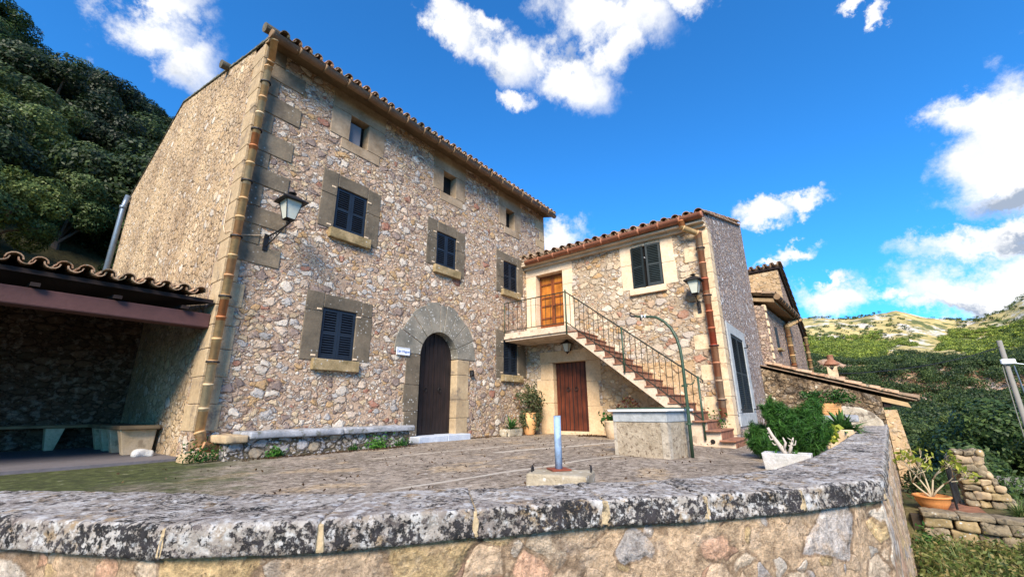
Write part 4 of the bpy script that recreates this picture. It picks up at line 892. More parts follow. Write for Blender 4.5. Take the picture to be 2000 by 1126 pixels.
cap_stone(OUT[0], OUT[1], INN[0], INN[1], 77, n=30)
for i in range(len(RUN)-1):
    a, b = RUN[i], RUN[i+1]; ia = max(a, 4.2)
    cap_stone((a, outy(a)), (b, outy(b)), (ia, inny(ia)), (b, inny(b)), 30+i, n=max(12, 50-6*i))
for i in range(1, len(OUT)):   # mortar joints between the coping stones
    o, q = Vector((*OUT[i], 0)), Vector((*INN[i], 0)); d = (q-o).normalized(); t = Vector((d.y, -d.x, 0)); w = (q-o).length
    hw = .021 if i % 2 else .032
    m = MB(); o2, q2 = o+d*.004, q-d*.01
    m.hexa([o2-t*hw+Vector((0, 0, CZ0+.002)), o2+t*hw+Vector((0, 0, CZ0+.002)), q2+t*.016+Vector((0, 0, CZ0+.002)), q2-t*.016+Vector((0, 0, CZ0+.002)), o2-t*hw*.6+Vector((0, 0, CZ1-.012)), o2+t*hw*.6+Vector((0, 0, CZ1-.012)), q2+t*.012+Vector((0, 0, CZ1-.020)), q2-t*.012+Vector((0, 0, CZ1-.020))])
    m.build('mortar_joint', m_joint, par, bevel=.008, seg=2, recalc=True)
def wall_sheet(pts, z0, z1, name, mat, parent, step=.05, amp=.02, inset=.04, seed=0):
    """outer face of the wall body, following the polyline, hewn by noise"""
    P = [Vector((*p, 0)) for p in pts]; q = []
    for i in range(len(P)-1):
        L = (P[i+1]-P[i]).length; k = max(1, int(L/step))
        for j in range(k): q.append(P[i].lerp(P[i+1], j/k))
    q.append(P[-1]); nz = int((z1-z0)/step); vs = []
    for i, p in enumerate(q):
        t = (q[min(i+1, len(q)-1)] - q[max(i-1, 0)]).normalized(); nn = Vector((-t.y, t.x, 0))
        for j in range(nz+1):
            r_ = p + nn*inset; r_.z = z0+(z1-z0)*j/nz
            r_ -= nn*(mn.noise(r_*4)*amp + mn.noise(r_*11)*amp*.5); vs.append(r_)
    m = nz+1; fs = [(i*m+j, (i+1)*m+j, (i+1)*m+j+1, i*m+j+1) for i in range(len(q)-1) for j in range(nz)]
    mb = MB(); mb.add(vs, fs); return mb.build(name, mat, parent, smooth=True)
pts = OUT + [(x, outy(x)) for x in RUN[1:]]
wall_sheet(pts, -1.95, CZ0+.03, 'wall_body', m_par, par)
ptsi = ([(x, inny(x)) for x in reversed(RUN[1:])] + list(reversed(INN)))
wall_sheet(ptsi, -.3, CZ0+.03, 'inner_face', m_par, par, step=.12)
# ---- courtyard sheet
poly = list(OUT) + [(16.6, -.75), (17.2, -.8), (17.2, 2.4), (11.7, 2.4), (11.7, 8.4), (-6.7, 8.5)]
polyc = [((a[0]+b[0])/2, (a[1]+b[1])/2) for a, b in zip(OUT, INN)] + [(16.6, -.5), (17.2, -.55), (17.2, 2.4), (11.7, 2.4), (11.7, 8.4), (-6.7, 8.42)]
def inside(x, y, P):
    c = False; j = len(P)-1
    for i in range(len(P)):
        if (P[i][1] > y) != (P[j][1] > y) and x < (P[j][0]-P[i][0])*(y-P[i][1])/(P[j][1]-P[i][1])+P[i][0]: c = not c
        j = i
    return c
def cz(x, y):
    return -.11*min(1, max(0, (4.2-y)/2.5))*min(1, max(0, (x-6)/3)) + mn.noise(Vector((x*.8, y*.8, 0)))*.012
g = .14; xs = np.arange(-6.7, 17.2, g); ys = np.arange(-.8, 8.5, g); idx = {}; mb = MB()
def vid(i, j):
    if (i, j) not in idx: idx[(i, j)] = len(mb.v); x, y = xs[0]+i*g, ys[0]+j*g; mb.v.append((x, y, cz(x, y)))
    return idx[(i, j)]
for i in range(len(xs)-1):
    for j in range(len(ys)-1):
        if inside(xs[i]+g/2, ys[j]+g/2, polyc): mb.f.append((vid(i, j), vid(i+1, j), vid(i+1, j+1), vid(i, j+1)))
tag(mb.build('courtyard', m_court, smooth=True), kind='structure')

# ---- terrain: one sheet from the foot of the wall to the ridges
def fbm(x, y, s, o=4):
    return mn.fractal(Vector((x*s, y*s, 3.7)), 1.0, 2.0, o)
RR = [0, 18, 22, 30, 60, 110, 160, 230, 280, 318, 335, 400, 600, 750, 900, 1400]; ZZ = [-1.6, -1.6, -3.6, -7.2, -10, -9, -7, 0, 7, 25, 28, 35, 80, 127, 112, 60]
AZ = [-60, -30, -20, -14, -12.6, -10.4, -9.1, -7.1, -5.7, -3.6, -1.1, 2.1, 10, 25]; AS = [.10, .17, .19, .160, .146, .141, .146, .158, .168, .165, .167, .176, .19, .15]
def terr(x, y):
    r = math.hypot(x, y); az = math.degrees(math.atan2(y, x))
    # near field
    z = -1.9
    if x > 11.9 and y < -.5: z = -1.28
    if y > 7.2: z += (1.85)*min(1, (y-7.2)/1.2)
    wR = max(0, min(1, (28-abs(az+4)*.8)/10)) if x > 0 else 0
    if x > 11.8:
        s = min(1, max(0, (x-15)/4)); zf = float(np.interp(r, RR, ZZ))
        if r > 150: zf *= 1 + (float(np.interp(az, AZ, AS))/.17-1)*min(1, (r-150)/200)
        if 250 < r < 345: zf += fbm(x, y, .07, 4)*3.5
        if r > 60: zf += fbm(x, y, .010)*min(9, r*.016) + fbm(x, y, .035, 3)*min(3.0, r*.005)
        z = z*(1-s)+zf*s if y < 12 else zf*wR + z*(1-wR)
    # wooded slope behind the house, rising to the left
    if y > 17:
        d = y-17 + max(0, 5-x)*.46; h = min(d, 84)*.62 + max(0, min(d, 20))*.05; h += fbm(x, y, .05)*1.5*min(1, d/10)
        wl = min(1, max(0, (70-x)/45)) if x > 25 else 1
        z = z*(1-wl)+h*wl if wl < 1 else h
    if r < 9 and y < 7.2: z = -1.9 - max(0, -(x*.6+y*.4))*.25
    return z
azs = sorted(set([round(a, 2) for a in np.arange(-180, -30, 4)] + [round(a, 2) for a in np.arange(-30, 16, .4)] + [round(a, 2) for a in np.arange(16, 180, 2.5)]))
rs = [0.5]
while rs[-1] < 1400: rs.append(rs[-1]*1.035 + .12)
mb = MB(); nA = len(azs)
for r in rs:
    for a in azs: x, y = r*math.cos(R(a)), r*math.sin(R(a)); mb.v.append((x, y, terr(x, y)))
for i in range(len(rs)-1):
    for j in range(nA): mb.f.append((i*nA+j, (i+1)*nA+j, (i+1)*nA+(j+1) % nA, i*nA+(j+1) % nA))
def terrain_mat():
    M = Mt('hillside_ground', .95, .1); ln = M.n('ShaderNodeVectorMath', operation='LENGTH'); M.l(M.P, ln.inputs[0]); r = ln.outputs['Value']; s = M.sep(M.P)
    grass = M.ramp(M.noise(.02, 6, .65), [(.3, (.20, .17, .07)), (.5, (.40, .32, .13)), (.7, (.54, .44, .22))])
    rock = M.ramp(M.noise(.12, 6, .7), [(.35, (.34, .31, .27)), (.65, (.66, .60, .50))])
    c = M.mix(M.mr(M.noise(.030, 9, .72, vec=M.map((1, 1, .4), loc=(40, 7, 0))), .52, .58), grass, rock)
    c = M.mix(M.mr(M.noise(.045, 8, .7, vec=M.map((1, 1, .4), loc=(4, 70, 0))), .52, .58), c, (.10, .115, .045))
    low = M.ramp(M.noise(.35, 8, .7), [(.35, (.045, .04, .02)), (.6, (.10, .09, .04)), (.75, (.16, .14, .07))])
    red = M.ramp(M.noise(.14, 8, .75), [(.3, (.06, .055, .035)), (.44, (.34, .19, .11)), (.56, (.52, .36, .25)), (.66, (.50, .47, .44))])
    st = M.noise(.4, 7, .8, vec=M.map((1, 1, 2.5))); red = M.mix(1, red, M.ramp(st, [(.38, (.35, .34, .34)), (.6, (1.05, 1.0, .95))]), 'MULTIPLY')
    c = M.mix(M.mr(r, 335, 355), red, c)
    c = M.mix(M.mr(r, 240, 275), low, c)
    near = M.ramp(M.noise(1.8, 8, .7), [(.3, (.05, .04, .02)), (.5, (.12, .10, .05)), (.66, (.10, .12, .04)), (.8, (.25, .20, .12))])
    c = M.mix(M.mr(r, 16, 26), near, c)
    M.col(c); M.bump(M.noise(.3, 8, .7), .8, .6); return M.m
tag(mb.build('hillside_terrain', terrain_mat(), smooth=True), kind='structure')

# ================================================================== VEGETATION
f_oak = foliage('foliage_oak', (.006, .014, .004), (.014, .031, .008), (.038, .062, .016))
f_oak2 = foliage('foliage_olive', (.026, .046, .012), (.060, .095, .026), (.13, .17, .05))
f_oak3 = foliage('foliage_laurel', (.016, .038, .008), (.036, .075, .014), (.080, .13, .028))
f_val = foliage('foliage_valley', (.022, .045, .012), (.052, .095, .024), (.10, .15, .038))
f_shr = foliage('foliage_shrub', (.015, .055, .010), (.035, .12, .018), (.09, .22, .035))
f_agv = foliage('foliage_agave', (.03, .085, .02), (.06, .15, .035), (.16, .27, .07), trans=.15)
f_yel = foliage('foliage_yellowgreen', (.10, .16, .02), (.26, .30, .04), (.45, .42, .06), trans=.35)
f_gry = foliage('foliage_greygreen', (.05, .075, .03), (.11, .13, .055), (.20, .18, .08))
f_grs = foliage('foliage_grass', (.05, .09, .025), (.11, .17, .05), (.26, .25, .11))
f_weed = foliage('foliage_weeds', (.03, .055, .015), (.08, .11, .03), (.20, .17, .08))
f_brn = foliage('foliage_brownish', (.04, .045, .018), (.085, .085, .032), (.14, .12, .05))
f_moss = foliage('foliage_moss', (.015, .04, .006), (.04, .10, .012), (.07, .16, .02))

def quads_mesh(name, P, size, mat, elong=1.0, seed=0, nrm=None, flat=0.0, wd=.34):
    """one small leaf-shaped face per point"""
    r = np.random.default_rng(seed); n = len(P); A = r.normal(size=(n, 3)); A[:, 2] *= (1-flat)
    A /= np.linalg.norm(A, axis=1, keepdims=True); B = r.normal(size=(n, 3))
    if nrm is not None:
        Q = nrm + r.normal(size=(n, 3))*.38; Q /= np.linalg.norm(Q, axis=1, keepdims=True); A -= Q*(A*Q).sum(1, keepdims=True); A /= np.linalg.norm(A, axis=1, keepdims=True); B = np.cross(Q, A)
    B -= A*(A*B).sum(1, keepdims=True); B /= np.linalg.norm(B, axis=1, keepdims=True)
    s = (size*r.uniform(.6, 1.35, n))[:, None]
    V = np.empty((n, 4, 3)); V[:, 0] = P-A*s*.5*elong; V[:, 1] = P+B*s*wd; V[:, 2] = P+A*s*.5*elong; V[:, 3] = P-B*s*wd
    me = bpy.data.meshes.new(name); me.vertices.add(4*n); me.vertices.foreach_set('co', V.ravel().astype(np.float32))
    me.loops.add(4*n); me.loops.foreach_set('vertex_index', np.arange(4*n, dtype=np.int32)); me.polygons.add(n)
    me.polygons.foreach_set('loop_start', np.arange(0, 4*n, 4, dtype=np.int32)); me.update(calc_edges=True); me.validate(); me.materials.append(mat)
    return me
def crown_points(n, rad, h, nclump, seed, base=.3, cr=.27):
    r = np.random.default_rng(seed); C = r.normal(size=(nclump, 3)); C /= np.linalg.norm(C, axis=1, keepdims=True); C *= (r.uniform(.35, 1, nclump)**.5)[:, None]
    C[:, 2] = C[:, 2]*.5+.5; C *= np.array([rad, rad, h]); w = r.uniform(.5, 1.5, nclump); k = r.choice(nclump, n, p=w/w.sum())
    D = r.normal(size=(n, 3)); D /= np.linalg.norm(D, axis=1, keepdims=True); D *= (r.uniform(.35, 1, n)**.35)[:, None]
    NV = D*.75 + C[k]/np.array([rad, rad, h])*.45 + np.array([0, 0, .05]); D[:, 2] *= .75; P = C[k] + D*(rad*cr*w[k]**.5)[:, None]; P[:, 2] += base
    return P, C + np.array([0, 0, base]), NV
def tree_proto(name, rad, h, trunk_h, n, leaf, mat, seed, nclump=34):
    P, C, NV = crown_points(n, rad, h, nclump, seed, base=trunk_h); me = quads_mesh(name+'_crown', P, leaf, mat, 1.3, seed, nrm=NV)
    mb = MB(); rr = random.Random(seed); mb.tube([(0, 0, -.8), (rr.uniform(-.15, .15), rr.uniform(-.15, .15), trunk_h*.6), (0, 0, trunk_h+h*.45)], [.22, .16, .05], 8)
    for i in range(9): c = C[i]; mb.tube([(0, 0, trunk_h*rr.uniform(.5, 1)), (c[0]*.5, c[1]*.5, (c[2]+trunk_h)*.5+.2), tuple(c)], [.08, .05, .02], 5)
    mt = bpy.data.meshes.new(name+'_trunk'); mt.from_pydata(mb.v, [], mb.f); mt.materials.append(m_bark)
    return me, mt
def place_tree(proto, x, y, z, s, rz, label, group, name='tree', cat='tree', sz=None):
    t = thing(name, label, cat, (x, y, z), group); t.scale = (s, s, sz or s); t.rotation_euler.z = rz
    for nm, me in (('crown', proto[0]), ('trunk', proto[1])):
        o = bpy.data.objects.new(nm, me); COL.objects.link(o); o.parent = t
    return t
def project(x, y, z):
    d = Vector((x, y, z-CAMZ)); f = d.dot(CF)
    return (1000+823.36*d.dot(CR)/f, 563+823.36*d.dot(CDN)/f) if f > .1 else (-1e4, -1e4)
# left slope
oaks = [tree_proto('oak', 2.6, 4.2, 1.2, 30000, .12, f_oak, 11, 46), tree_proto('oak_b', 2.9, 3.6, 1.0, 30000, .12, f_oak, 12, 44), tree_proto('olive', 2.4, 3.8, 1.0, 26000, .11, f_oak2, 13, 40), tree_proto('oak_c', 3.2, 5.4, 1.4, 34000, .13, f_oak3, 14, 52)]
rt = random.Random(12); placed = []; tries = 0
while tries < 5000 and len(placed) < 125:
    tries += 1; az = R(rt.uniform(76, 104)); r = rt.uniform(21, 88)**1.0; x, y = r*math.cos(az), r*math.sin(az)
    if y < 20.5 or (x > 1.0 and y < 24): continue
    if any((x-a)**2+(y-b)**2 < (2.6+.022*r)**2 for a, b in placed): continue
    px, py = project(x, y, terr(x, y)+3)
    if px < -90 or px > 400: continue
    placed.append((x, y)); k = rt.choice([0, 0, 1, 2, 3, 1]) if y > 40 else rt.choice([0, 2, 2, 1])
    lab = {0: 'dark rounded evergreen tree in the thick wood left of the farmhouse', 1: 'broad dark evergreen in the thick wood left of the farmhouse', 2: 'paler olive-green tree in the thick wood left of the farmhouse', 3: 'tall dark evergreen in the thick wood left of the farmhouse'}[k]
    place_tree(oaks[k], x, y, terr(x, y)-.2, rt.choice([.75, .9, 1.0, 1.15, 1.45])*rt.uniform(.9, 1.1), rt.uniform(0, 6.28), lab, 'trees on the slope left of the farmhouse', {2: 'olive_tree'}.get(k, 'evergreen_tree'))
# valley trees on the right
vals = [tree_proto('valley_oak', 2.6, 3.6, .8, 36000, .105, f_val, 21, 44), tree_proto('valley_oak_b', 2.9, 3.0, .7, 36000, .105, f_oak3, 22, 44), tree_proto('valley_pine', 2.3, 4.2, 1.0, 32000, .10, f_oak2, 23, 40), tree_proto('valley_scrub', 2.6, 3.0, .6, 32000, .10, f_brn, 24, 40)]
placed = []; tries = 0
while tries < 6000 and len(placed) < 130:
    tries += 1; az = R(rt.uniform(-18, 5)); r = 25*(118/25)**rt.random(); x, y = r*math.cos(az), r*math.sin(az)
    if x < 24: continue
    if any((x-a)**2+(y-b)**2 < (2.7+.012*r)**2 for a, b in placed): continue
    px, py = project(x, y, terr(x, y)+3)
    if px < 1555 or px > 2090 or (r < 45 and px < 1740): continue
    placed.append((x, y)); k = rt.choice([0, 1, 1, 2, 0, 3, 2])
    lab = ('dark bushy oak in the valley wood below the hills', 'spreading dark green oak in the valley wood below the hills', 'grey-green pointed tree in the valley wood below the hills', 'brownish olive tree in the valley wood below the hills')[k]
    place_tree(vals[k], x, y, terr(x, y)-.3, rt.choice([.8, 1, 1.2, 1.6])*rt.uniform(.9, 1.15), rt.uniform(0, 6.28), lab, 'trees in the valley right of the houses', 'valley_tree')
# far woods: past counting
def far_wood(name, mat, n, r0, r1, az0, az1, test, per, leaf, seed, rad=(2.2, 3.4)):
    r_ = np.random.default_rng(seed); out = []; k = 0
    while len(out) < n and k < n*12:
        k += 1; r = math.sqrt(r_.uniform(r0*r0, r1*r1)); a = r_.uniform(az0, az1); x, y = r*math.cos(R(a)), r*math.sin(R(a))
        if test(x, y, r, a): out.append((x, y, terr(x, y)))
    C = np.array(out); m = len(C); T = np.repeat(C, per, 0); q = m*per; D = r_.normal(size=(q, 3)); D /= np.linalg.norm(D, axis=1, keepdims=True); D *= (r_.uniform(.3, 1, q)**.4)[:, None]
    s = np.repeat(r_.uniform(*rad, m), per)[:, None]; h = np.repeat(r_.uniform(.6, 1.05, m), per)
    P = T + D*s; P[:, 2] = T[:, 2] + (D[:, 2]*.6+.62)*s[:, 0]*h
    me = quads_mesh(name, P, leaf, mat, 1.1, seed, nrm=D); o = bpy.data.objects.new(name, me); COL.objects.link(o); tag(o, kind='stuff'); return o
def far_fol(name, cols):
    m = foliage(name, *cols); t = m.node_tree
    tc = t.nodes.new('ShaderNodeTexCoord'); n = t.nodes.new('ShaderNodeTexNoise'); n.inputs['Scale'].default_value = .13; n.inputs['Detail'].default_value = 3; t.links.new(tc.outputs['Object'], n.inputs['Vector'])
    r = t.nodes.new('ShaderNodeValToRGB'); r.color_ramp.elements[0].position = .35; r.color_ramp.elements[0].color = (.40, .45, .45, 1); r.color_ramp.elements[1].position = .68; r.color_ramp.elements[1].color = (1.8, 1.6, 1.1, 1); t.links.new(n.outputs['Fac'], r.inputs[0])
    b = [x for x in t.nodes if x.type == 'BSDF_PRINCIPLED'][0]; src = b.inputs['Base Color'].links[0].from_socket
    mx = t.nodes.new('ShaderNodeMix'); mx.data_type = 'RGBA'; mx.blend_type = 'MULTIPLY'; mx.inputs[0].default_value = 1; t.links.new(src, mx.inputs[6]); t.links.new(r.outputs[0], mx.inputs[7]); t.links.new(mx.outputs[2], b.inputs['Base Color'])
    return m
ff_dark = far_fol('far_shade_green', ((.020, .042, .016), (.040, .072, .024), (.075, .11, .036))); ff_sunlit = far_fol('far_sunlit_green', ((.09, .14, .025), (.20, .27, .05), (.34, .40, .09)))  # cloud shade and sunlight on the far woods are put into these two greens
def cliff(x, y, r, a): return (255 < r < 338 and -15 < a < -4.8 and fbm(x, y, .024, 3) > -.05 and (int(x*7.3)+int(y*5.1)) % 9 > 2) or (262 < r < 345 and a > -.5 and fbm(x+60, y, .024, 3) > -.1)
far_wood('shade_tone_woodland', ff_dark, 3300, 118, 430, -19, 7, lambda x, y, r, a: not cliff(x, y, r, a) and fbm(x, y, .02, 2) > -.75 and (r < 330 or fbm(x, y, .02) < .15), 170, .72, 5, rad=(2.8, 5.0))  # lower band: cloud shade painted in as a darker leaf green
far_wood('sunlit_tone_pinewood', ff_sunlit, 4800, 385, 640, -20, 7, lambda x, y, r, a: not cliff(x, y, r, a) and (r < (575 if a > -4 else 510)+fbm(x, y, .012)*130 or a < -9.5-fbm(x, y, .01)*2), 75, .95, 6)  # upper pine band: sunlight painted in as a paler leaf green
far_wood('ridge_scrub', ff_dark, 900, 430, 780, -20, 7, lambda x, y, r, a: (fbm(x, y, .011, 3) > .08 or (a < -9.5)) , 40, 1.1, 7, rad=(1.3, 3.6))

# ---- small plants
def blades(mb, c, n, L, w, seed, up=(.25, 1.2), curve=.5, seg=5):
    rr = random.Random(seed); c = Vector(c)
    for i in range(n):
        a = rr.uniform(0, 6.283); e = rr.uniform(*up); l = L*rr.uniform(.65, 1.15); d = Vector((math.cos(a)*math.cos(e), math.sin(a)*math.cos(e), math.sin(e))); s = Vector((-math.sin(a), math.cos(a), 0)); cv = curve*rr.uniform(.3, 1.2)
        vs = []; 
        for k in range(seg+1):
            t = k/seg; p = c + d*l*t - Vector((0, 0, cv*l*t*t)) + Vector((d.x, d.y, 0))*.02; ww = w*(1-t**2.2)*(.75+.5*math.sin(t*2.2)); dn = Vector((0, 0, w*.22*(1-t)))
            vs += [p - s*ww*.5 + dn, p, p + s*ww*.5 + dn]
        mb.add(vs, [f for k in range(seg) for f in ((3*k, 3*k+1, 3*k+4, 3*k+3), (3*k+1, 3*k+2, 3*k+5, 3*k+4))])
def leaf_obj(name, P, size, mat, parent, elong=1.4, seed=0, wd=.34):
    me = quads_mesh(name, np.array(P) - np.array(wpos(parent) if parent else (0, 0, 0)), size, mat, elong, seed, wd=wd); o = bpy.data.objects.new(name, me); COL.objects.link(o); o.parent = parent; return o
def twigs(mb, base, tips, r0=.012, seed=0):
    rr = random.Random(seed); b = Vector(base)
    for t in tips:
        t = Vector(t); m_ = b.lerp(t, .5) + Vector((rr.uniform(-.05, .05), rr.uniform(-.05, .05), .04)); mb.tube([b, m_, t], [r0, r0*.7, r0*.35], 5)

# clay jar with a trailing shrub, between the two doors
jar = thing('clay_jar_plant', 'tall tapering ochre clay jar with trailing grey-green shrub beside the red-brown door', 'potted plant', (10.75, 7.62, 0))
c = (10.72, 7.58, 0)
m = MB(); m.lathe(c, [(.13, 0), (.15, .03), (.20, .20), (.245, .38), (.235, .50), (.19, .58), (.22, .62), (.21, .63), (.17, .60)], 22); m.build('jar', m_pot, jar, smooth=True)
rr_ = np.random.default_rng(41); P = []
for k in range(26):
    a = rr_.uniform(0, 6.28); q = np.array([c[0]+math.cos(a)*rr_.uniform(.05, .42), c[1]-.05+math.sin(a)*rr_.uniform(.05, .38), rr_.uniform(.45, 1.15)]); P.append(q + rr_.normal(size=(55, 3))*np.array([.07, .07, .10]))
for k in range(8):
    q = np.array([c[0]+rr_.uniform(-.25, .25), c[1]+rr_.uniform(-.2, .1), 1.15+rr_.uniform(0, .25)]); P.append(q + rr_.normal(size=(22, 3))*np.array([.05, .05, .11]))
for k in range(10):
    a = rr_.uniform(2.5, 6); q = np.array([c[0]+math.cos(a)*.27, c[1]+math.sin(a)*.27, rr_.uniform(.2, .55)]); P.append(q + rr_.normal(size=(30, 3))*np.array([.03, .03, .10]))
leaf_obj('foliage', np.vstack(P), .055, f_gry, jar, 1.8, 3)
m = MB(); twigs(m, (c[0], c[1], .55), [tuple(q.mean(0)) for q in P[:24]], .008, 3); m.build('twigs', m_bark, jar)
# stone trough with a small agave
tr = thing('agave_trough', 'worn round-edged stone trough holding a spiky agave near the arched door', 'planter', (9.95, 7.7, 0))
subdiv_box('trough', m_conc, tr, 9.62, 10.30, 7.50, 7.86, -.02, .20, .05, .025, 5, 6, .05)
m = MB(); m.box(9.70, 10.22, 7.57, 7.80, .19, .212); m.build('soil', m_soil, tr)
m = MB(); blades(m, (9.94, 7.68, .19), 46, .46, .05, 9, (.3, 1.35), .35); m.build('agave', f_agv, tr, recalc=False)
# pale pot with geranium by the stairs
gp = thing('geranium_pot', 'whitewashed round pot with red-leaved geranium between door and well', 'potted plant', (10.55, 4.85, 0))
c = (10.55, 4.75, 0); m = MB(); m.lathe(c, [(.22, -.05), (.27, .05), (.30, .24), (.29, .38), (.31, .42), (.28, .43), (.26, .38)], 20); m.build('pot', m_whitepot, gp, smooth=True)
m = MB(); m.box(10.30, 10.75, 4.15, 4.42, -.05, .42); m.build('pot_block', m_whitepot, gp, bevel=.04, seg=2)
f_red = foliage('foliage_redbrown', (.06, .015, .012), (.13, .03, .02), (.10, .12, .03)); P = [np.array([10.55+rr_.uniform(-.15, .2), rr_.uniform(4.2, 4.75), rr_.uniform(.5, .98)]) + rr_.normal(size=(16, 3))*.05 for k in range(26)]
leaf_obj('foliage', np.vstack(P), .05, f_red, gp, 1.2, 5); P = [np.array([10.45+rr_.uniform(-.15, .15), rr_.uniform(4.65, 5.1), rr_.uniform(.42, .62)]) + rr_.normal(size=(9, 3))*.05 for k in range(9)]
leaf_obj('leaves', np.vstack(P), .11, f_shr, gp, 1.1, 6)
m = MB(); twigs(m, (c[0], c[1]-.1, .4), [(10.55+rr_.uniform(-.15, .2), rr_.uniform(4.2, 4.8), rr_.uniform(.6, .95)) for k in range(12)], .008, 8); m.build('twigs', m_bark, gp)
m = MB(); rq2 = random.Random(4)
P = [np.array([11.1+rr_.uniform(-.3, .25), rr_.uniform(4.9, 6.0), .01]) + rr_.normal(size=(40, 3))*np.array([.1, .12, .006]) for k in range(9)]
o = leaf_obj('leaf_litter', np.vstack(P), .05, foliage('dead_leaves', (.04, .02, .01), (.09, .05, .025), (.16, .09, .04)), None, 1.2, 15); tag(o, kind='stuff')

P = []
for k in range(70):
    x = rr_.uniform(8.5, 11.2); P.append(np.array([x, 8.02-abs(rr_.normal())*.10, .012]) + rr_.normal(size=(14, 3))*np.array([.05, .03, .004]))
for k in range(60): P.append(np.array([rr_.uniform(2.8, 6.4), 7.40-abs(rr_.normal())*.08, .012]) + rr_.normal(size=(12, 3))*np.array([.06, .03, .004]))
for k in range(240): P.append(np.array([rr_.uniform(1.5, 10), rr_.uniform(1.5, 7.2), .012]) + rr_.normal(size=(2, 3))*np.array([.1, .1, .002]))
o = leaf_obj('courtyard_debris', np.vstack([q[[inside(a[0], a[1], INN + [(16, -.3), (16, 2), (11.3, 2), (11.3, 8.1), (-6, 8.1)]) for a in q]] for q in P]), .03, bpy.data.materials['dead_leaves'], None, 1.3, 16); tag(o, kind='stuff')
# weeds along the foot of the stone bench
for i, (x, y, n_, s_) in enumerate(((3.42, 7.44, 260, .07), (5.35, 7.44, 500, .13), (5.95, 7.46, 260, .09), (4.85, 7.45, 120, .05), (2.45, 7.65, 380, .14))):
    P = np.array([x, y, .02]) + np.abs(rr_.normal(size=(n_, 3)))*np.array([1, .4, .8])*s_*np.sign(rr_.normal(size=(n_, 3))*np.array([1, 1, 0]) + np.array([0, 0, 1]))
    o = leaf_obj('weed', P, .035, f_shr, None, 1.4, 60+i)
    tag(o, ('small tuft of green weed at the bench foot near its left end', 'largest clump of green weeds at the foot of the stone bench', 'upright green weed at the right corner of the stone bench', 'tiny weed between the two bigger clumps under the bench', 'dark weeds growing at the farmhouse corner beside the downpipe foot')[i], 'weed', 'weeds along the wall foot')
# weeds on the stair foot
P = np.array([11.15, 2.45, .32]) + rr_.normal(size=(160, 3))*np.array([.08, .10, .16]); o = leaf_obj('weed', P, .05, f_shr, None, 1.3, 77); tag(o, 'green creeper behind the red clay downpipe at the stair foot', 'weed', 'weeds along the wall foot')

# ---- well with its marble top and the bent green pipe
well = thing('well', 'square plastered stone well with white marble top in the courtyard', 'well', (7.3, 2.7, 0))
wu, wv = Vector((.105, .9945, 0)), Vector((.9945, -.105, 0)); wc = Vector((6.86, 2.26, 0))
def wp(a, b, z): p = wc + wu*a + wv*b; return Vector((p.x, p.y, z))
WL, WD = .92, .92
def wbox(mb, a0, a1, b0, b1, z0, z1): mb.hexa([wp(a0, b0, z0), wp(a0, b1, z0), wp(a1, b1, z0), wp(a1, b0, z0), wp(a0, b0, z1), wp(a0, b1, z1), wp(a1, b1, z1), wp(a1, b0, z1)])
m = MB(); wbox(m, 0, WL, 0, WD, -.15, .655); m.build('well_body', m_wellp, well, bevel=.01, recalc=True)
m = MB(); wbox(m, -.014, .10, -.012, .10, -.1, .50); m.build('corner_strip', m_wellf, well, recalc=True); m = MB(); wbox(m, WL-.05, WL+.008, -.012, .05, -.1, .50); m.build('corner_strip', m_wellf, well, recalc=True)
m = MB(); wbox(m, -.012, WL+.01, -.014, WD, .502, .66); m.build('band', m_wellg, well, bevel=.008, recalc=True)
m = MB(); wbox(m, -.06, WL+.07, -.07, WD+.05, .662, .70); m.build('marble_top', m_welltop, well, bevel=.012, seg=3, recalc=True)
m = MB(); wbox(m, .03, WL-.03, .03, WD-.03, .699, .725); m.build('well_lid', m_green, well, bevel=.01, recalc=True)
pp = thing('bent_pipe', 'tall green bent pipe with hook end rising beside the well', 'pipe', (7.42, 2.10, 0))
bx_ = 7.36
path = [(7.45, 2.10, -.06), (7.42, 2.08, .6), (bx_, 2.06, 1.17), (bx_, 2.06, 1.45), (bx_, 2.07, 1.66), (bx_, 2.11, 1.86), (bx_, 2.18, 2.03), (bx_, 2.29, 2.17), (bx_, 2.42, 2.26), (bx_, 2.56, 2.29), (bx_, 2.72, 2.31), (bx_, 2.80, 2.33)]
m = MB(); m.tube(path, [.028, .027, .026, .025, .025, .025, .025, .024, .023, .021, .018, .016], 12); m.build('pipe', m_green, pp, smooth=True)
m = MB(); m.tube([(bx_, 2.80, 2.33), (bx_, 2.86, 2.335), (bx_, 2.89, 2.36), (bx_, 2.885, 2.40), (bx_, 2.85, 2.405)], [.018, .018, .014, .012, .008], 8); m.tube([(bx_, 2.70, 2.30), (bx_, 2.70, 2.24)], .016, 8); m.build('hook', m_iron, pp, smooth=True)
m = MB()
for y0, z0 in ((2.60, 2.30), (2.655, 2.305)): m.tube([(bx_, y0, z0), (bx_, y0+.02, z0)], .031, 10)
m.build('white_tape', m_white, pp)
m = MB()
for z in (.45, 1.05, .70): m.tube([(7.43-.03*(z > .9), 2.09-.01*(z > .9), z), (7.43-.03*(z > .9), 2.09-.01*(z > .9), z+.03)], .05, 10)
m.tube([(7.38, 2.06, 1.10), (7.38, 1.98, 1.08), (7.38, 1.93, 1.10), (7.38, 1.91, 1.16)], .009, 6); m.build('pipe_clamp', m_green, pp)

